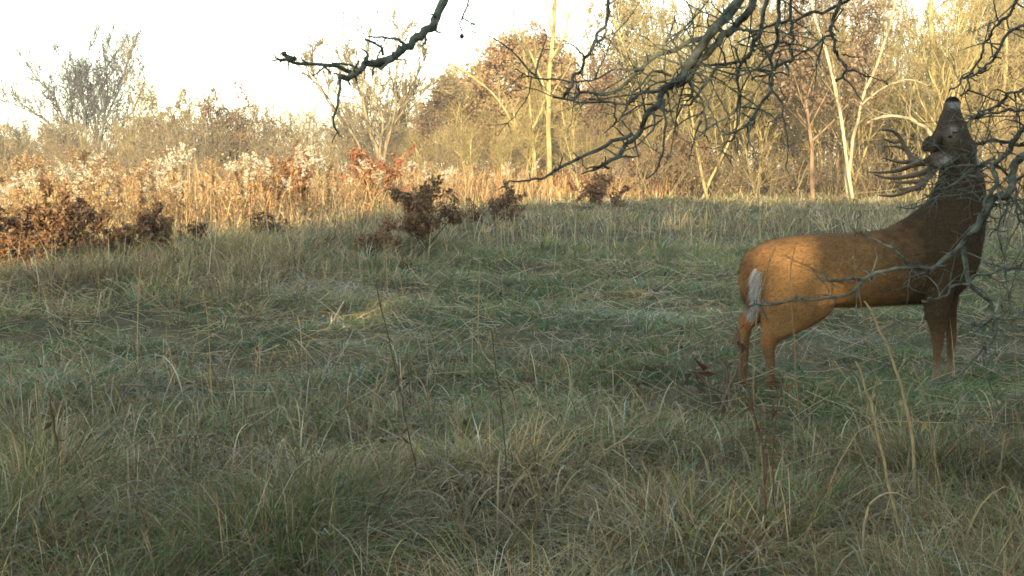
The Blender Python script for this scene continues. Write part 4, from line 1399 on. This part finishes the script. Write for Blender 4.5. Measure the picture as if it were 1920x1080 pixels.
def ear_loft(rows, k=16):
    secs = []
    S = smooth_line(np.array([np.concatenate([dle(*a, yo), dle(*b, yo), [hw]]) for a, b, hw, yo in rows]), 4 * len(rows))
    for q_ in S:
        secs.append(((q_[:3] + q_[3:6]) / 2, (q_[3:6] - q_[:3]) / 2, np.array([0, max(q_[6], 0.004), 0])))
    loft(db, secs, k)


# ears: held back, the near one open to the camera, the far one behind the skull
ear_loft([((1796, 288), (1794, 302), .018, -.07), ((1780, 283), (1780, 309), .022, -.105), ((1760, 283), (1762, 316), .022, -.135), ((1744, 289), (1748, 316), .018, -.150), ((1731, 300), (1735, 311), .012, -.158)])
ear_loft([((1790, 288), (1790, 304), .016, .085), ((1776, 290), (1776, 310), .022, .13), ((1758, 292), (1760, 316), .020, .16), ((1746, 300), (1748, 312), .010, .18)])
# legs
limb_loft(db, [(1758, 500, .11, -.07), (1752, 545, .095, -.095), (1750, 585, .070, -.10), (1751, 615, .048, -.10), (1752, 643, .034, -.10), (1750, 664, .025, -.10), (1748, 698, .0215, -.10), (1747, 714, .027, -.10), (1752, 728, .023, -.10), (1758, 741, .034, -.10)], -.1)
limb_loft(db, [(1785, 500, .10, .07), (1797, 545, .080, .09), (1803, 590, .050, .10), (1807, 620, .037, .10), (1808, 645, .031, .10), (1806, 666, .023, .10), (1804, 698, .020, .10), (1803, 714, .026, .10), (1808, 727, .022, .10), (1814, 738, .032, .10)], .1)
edge_loft(db, [((1420, 470), (1520, 470), .06, -.05), ((1406, 510), (1552, 520), .10, -.075), ((1406, 548), (1556, 560), .095, -.09), ((1409, 578), (1544, 582), .085, -.10), ((1412, 602), (1516, 602), .07, -.105), ((1411, 618), (1480, 618), .055, -.11),
               ((1409, 634), (1448, 633), .040, -.11), ((1413, 650), (1437, 648), .030, -.11), ((1419, 670), (1438, 669), .025, -.11), ((1421, 697), (1437, 697), .022, -.11), ((1418, 713), (1444, 714), .031, -.11), ((1427, 728), (1447, 728), .025, -.11), ((1425, 742), (1456, 742), .034, -.11)], 16)
limb_loft(db, [(1456, 500, .14, .06), (1450, 545, .13, .085), (1436, 572, .09, .10), (1418, 592, .062, .105), (1405, 606, .050, .105), (1400, 630, .036, .105), (1398, 695, .028, .105), (1398, 712, .034, .105), (1404, 726, .026, .105), (1411, 738, .035, .105)], .1)
# tail hanging against the rump
limb_loft(db, [(1402, 470, .030, -.02), (1394, 490, .040, -.03), (1393, 520, .050, -.03), (1397, 552, .044, -.03), (1404, 580, .022, -.03), (1409, 596, .006, -.03)], -.03)
tmp = db.build('raw', M_FUR)
md = tmp.modifiers.new('r', 'REMESH')
md.mode = 'VOXEL'
md.voxel_size = 0.0085
sm = tmp.modifiers.new('s', 'SMOOTH')
sm.factor = 0.5
sm.iterations = 5
dg = bpy.context.evaluated_depsgraph_get()
me = bpy.data.meshes.new_from_object(tmp.evaluated_get(dg), depsgraph=dg)
bpy.data.objects.remove(tmp)
nv = len(me.vertices)
V = np.zeros(nv * 3)
me.vertices.foreach_get('co', V)
V = V.reshape(-1, 3)
me.polygons.foreach_set('use_smooth', np.ones(len(me.polygons), bool))
# back to photo pixels for painting the coat's own markings, and the shade over its front half
PX = DPX + V[:, 0] / MPP
PY = HORIZON + (CAM_H - V[:, 2]) / MPP
YO = V[:, 1]


def blob(cx, cy_, sx, sy, p=2.0):
    return np.exp(-(np.abs((PX - cx) / sx) ** p) - (np.abs((PY - cy_) / sy) ** p))


def mixc(col, c, m):
    return col * (1 - m[:, None]) + np.array(c)[None] * m[:, None]


wob = vnoise(PX * 1.0, PY * 1.0, 9, 3) - 0.5
coat = np.repeat(np.array([(0.235, 0.132, 0.056)]), nv, 0)
back = np.clip(1 - (PY - np.interp(PX, [1390, 1450, 1560, 1680, 1760], [490, 447, 438, 425, 380])) / 38 + wob, 0, 1)
coat = mixc(coat, (0.19, 0.10, 0.045), back * 0.8)
fore_shade = np.clip((PX - 1590 + 60 * wob) / 130, 0, 1)  # shade on the neck and front half, painted into the coat colour
coat = mixc(coat, (0.055, 0.039, 0.023), fore_shade * 0.94)
legs = np.clip((PY - 600) / 60, 0, 1)
coat = mixc(coat, (0.13, 0.08, 0.045), legs * 0.85)
low = np.clip((PY - 672) / 25, 0, 1) * np.clip((PX - 1700) / 20, 0, 1)
coat = mixc(coat, (0.27, 0.21, 0.15), low * 0.7)
belly = np.clip((PY - 566 + 8 * wob) / 8, 0, 1) * np.clip((PX - 1600) / 60, 0, 1) * np.clip((1728 - PX) / 20, 0, 1) * (PY < 588) * (YO > -0.06)
coat = mixc(coat, (0.55, 0.50, 0.42), belly)
inner = (np.abs(YO) < 0.05) * np.clip((PY - 585) / 20, 0, 1) * (PY < 650)
coat = mixc(coat, (0.45, 0.4, 0.32), inner * 0.6)
rump = blob(1403, 545, 7, 44, 3)
coat = mixc(coat, (0.27, 0.255, 0.225), np.clip(rump * (1.3 + wob * 2) - 0.15, 0, 0.85) * np.clip((PY - 480) / 60, 0.25, 1))
tail = (np.abs(YO + 0.03) < 0.07) * blob(1389, 515, 11, 55, 4)
coat = mixc(coat, (0.13, 0.075, 0.04), np.clip(tail * 1.3, 0, 1))
gland = blob(1404, 602, 12, 14) + 0.7 * blob(1420, 632, 9, 10)
coat = mixc(coat, (0.28, 0.11, 0.04), np.clip(gland, 0, 1))
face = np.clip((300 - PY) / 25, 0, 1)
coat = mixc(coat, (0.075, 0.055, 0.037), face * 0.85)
throat = blob(1836, 300, 10, 26, 3)
coat = mixc(coat, (0.6, 0.56, 0.5), throat * 0.35)
eyering = blob(1772, 256, 12, 10) * (np.abs(YO) > 0.035)
coat = mixc(coat, (0.38, 0.32, 0.25), eyering * 0.3)
ear_in = (YO < -0.098) * blob(1751, 302, 24, 10.5, 4)
coat = mixc(coat, (0.36, 0.29, 0.24), np.clip(ear_in * 1.2 * (0.75 + wob), 0, 1))
muzz = blob(1786, 198, 12, 7, 3)
coat = mixc(coat, (0.27, 0.25, 0.22), np.clip(muzz * 1.3, 0, 1))
nose = np.clip((193 - PY) / 2.5, 0, 1)
nose = np.maximum(nose, np.clip(blob(1808, 194, 10, 13, 4) * 1.3, 0, 1))
coat = mixc(coat, (0.018, 0.016, 0.016), np.clip(nose, 0, 1))
cheek = blob(1779, 243, 8, 6) * (YO < 0)
coat = mixc(coat, (0.33, 0.29, 0.24), cheek * 0.8)
tuft = blob(1752, 270, 9, 12)
coat = mixc(coat, (0.03, 0.022, 0.016), tuft * 0.8)
hoof = np.clip((PY - 731) / 4, 0, 1)
coat = mixc(coat, (0.03, 0.026, 0.023), hoof)
coat = np.clip(coat, 0, 1)
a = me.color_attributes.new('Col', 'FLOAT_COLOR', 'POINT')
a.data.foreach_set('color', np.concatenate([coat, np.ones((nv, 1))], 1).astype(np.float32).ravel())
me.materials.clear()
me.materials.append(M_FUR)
body = bpy.data.objects.new('body', me)
me.name = 'body'
C.objects.link(body)
body.parent = deer

# short coat hair over the trunk and neck, its colour taken from the coat below
r7 = np.random.default_rng(17)
Nn = np.zeros(nv * 3)
me.vertices.foreach_get('normal', Nn)
Nn = Nn.reshape(-1, 3)
ok = np.where((PY > 225) & (PY < 660))[0]
vi = r7.choice(ok, 80000)
hb = MB()
flow = np.where((PY[vi] < 430)[:, None] & (PX[vi] > 1700)[:, None], np.array([-0.15, 0, -1.0]), np.array([-0.9, 0, -0.45]))
flow = flow - (flow * Nn[vi]).sum(1)[:, None] * Nn[vi]
Dh = nrm(nrm(flow) + Nn[vi] * 0.32 + r7.normal(0, 0.16, (len(vi), 3)))
Lh = (r7.uniform(0.014, 0.036, len(vi)) * np.where(PY[vi] < 330, 0.6, np.where(PY[vi] > 600, 0.4, 1.0)))[:, None]
b0 = V[vi] + r7.normal(0, 0.004, (len(vi), 3)) - Nn[vi] * 0.003
sd = nrm(np.cross(Dh, Nn[vi])) * 0.0011
tri = np.stack([b0 - sd, b0 + sd, b0 + Dh * Lh], 1).reshape(-1, 3)
hc = coat[vi] * r7.uniform(0.55, 1.4, (len(vi), 1)) * (0.8 + 0.4 * vnoise(PX[vi], PY[vi], 14, 9))[:, None]
hb.add(tri, np.arange(len(vi) * 3).reshape(-1, 3), np.repeat(hc, 3, 0))
wv = np.where((rump > 0.35) & (YO < 0.02))[0]
if len(wv):
    wi = r7.choice(wv, 1800)
    Dh = nrm(np.array([-0.25, 0, -1.0]) + Nn[wi] * 0.45 + r7.normal(0, 0.2, (1800, 3)))
    Lh = r7.uniform(0.03, 0.075, 1800)[:, None]
    b0 = V[wi] + r7.normal(0, 0.005, (1800, 3))
    sd = nrm(np.cross(Dh, Nn[wi])) * 0.0014
    tri = np.stack([b0 - sd, b0 + sd, b0 + Dh * Lh], 1).reshape(-1, 3)
    hc = np.array((0.44, 0.42, 0.39)) * r7.uniform(0.5, 1.2, (1800, 1))
    hb.add(tri, np.arange(5400).reshape(-1, 3), np.repeat(hc, 3, 0))
hb.build('coat_hair', M_FUR, deer)

# eyes
for sgn in (-1, 1):
    eb = MB()
    th, ph = np.meshgrid(np.linspace(0.02, math.pi - 0.02, 9), np.linspace(0, 2 * math.pi, 15)[:-1], indexing='ij')
    e = np.stack([0.012 * np.sin(th) * np.cos(ph), 0.011 * np.sin(th) * np.sin(ph), 0.013 * np.cos(th)], -1) + (dle(1781, 255, -0.076) if sgn < 0 else dl(1778, 255, 0.076))
    ii = np.arange(9 * 14).reshape(9, 14)
    q = np.stack([ii[:-1], ii[1:], np.roll(ii, -1, 1)[1:], np.roll(ii, -1, 1)[:-1]], -1).reshape(-1, 4)
    eb.add(e, q)
    eb.build('eye', M_EYE, deer)

# antlers
ANT = np.array((0.125, 0.088, 0.05))


def antler(lines):
    mb = MB()
    for pts, r0, r1 in lines:
        W = np.array([dle(*p) for p in pts])
        m = 18
        Q = smooth_line(W, m)
        t = np.linspace(0, 1, m)
        R = 1.28 * (r0 * (1 - t) + r1 * t) * (1 - 0.25 * t * t)
        R[-1] = 0.0015
        tube_arr(mb, Q[None], R[None], 9, ANT[None] * (1.15 if r0 < 0.016 else 1))
    mb.build('antler', M_ANTLER, deer)


# far antler: the upper one in the photo
antler([([(1752, 298, .03), (1736, 304, .07), (1722, 304, .11), (1711, 298, .15), (1699, 279, .19), (1686, 256, .20), (1673, 245, .19), (1649, 243, .15)], .021, .008),
        ([(1700, 281, .19), (1683, 275, .18), (1655, 275, .15)], .012, .003),
        ([(1690, 263, .20), (1674, 267, .20), (1650, 256, .17)], .011, .003),
        ([(1712, 303, .14), (1693, 304, .14), (1676, 302, .13), (1655, 295, .11)], .013, .003),
        ([(1738, 304, .07), (1715, 308, .06), (1686, 319, .04), (1660, 323, .03), (1628, 323, .02)], .017, .004)])
# near antler: the lower one
antler([([(1756, 302, -.045), (1748, 320, -.08), (1738, 334, -.12), (1722, 349, -.16), (1703, 358, -.19), (1676, 367, -.19), (1644, 366, -.15)], .021, .006),
        ([(1744, 318, -.09), (1724, 326, -.09), (1688, 333, -.085), (1659, 333, -.07), (1636, 326, -.06)], .016, .004),
        ([(1730, 340, -.14), (1705, 341, -.13), (1686, 342, -.11), (1669, 340, -.10)], .012, .003),
        ([(1712, 353, -.18), (1694, 354, -.17), (1674, 351, -.15)], .011, .003)])

# ------------------------------------------------------------------ the thin morning haze
hz = bpy.data.materials.new('morning_haze')
hz.use_nodes = True
t_ = hz.node_tree
t_.nodes.remove(t_.nodes['Principled BSDF'])
pv = t_.nodes.new('ShaderNodeVolumePrincipled')
pv.inputs['Color'].default_value = (0.93, 0.95, 1.0, 1)
pv.inputs['Density'].default_value = HAZE
t_.links.new(pv.outputs['Volume'], t_.nodes['Material Output'].inputs['Volume'])
x0, x1, y0, y1, z0, z1 = -1510, 1510, -1510, 1510, -1.2, 19.0
Vb = [(x, y, z) for z in (z0, z1) for y in (y0, y1) for x in (x0, x1)]
tag(MB().add(Vb, [np.array([[0, 2, 3, 1], [4, 5, 7, 6], [0, 1, 5, 4], [2, 6, 7, 3], [0, 4, 6, 2], [1, 3, 7, 5]])]).build('haze', hz, smooth=False),
    'thin pale morning haze in the air over the whole field', 'haze', kind='stuff')
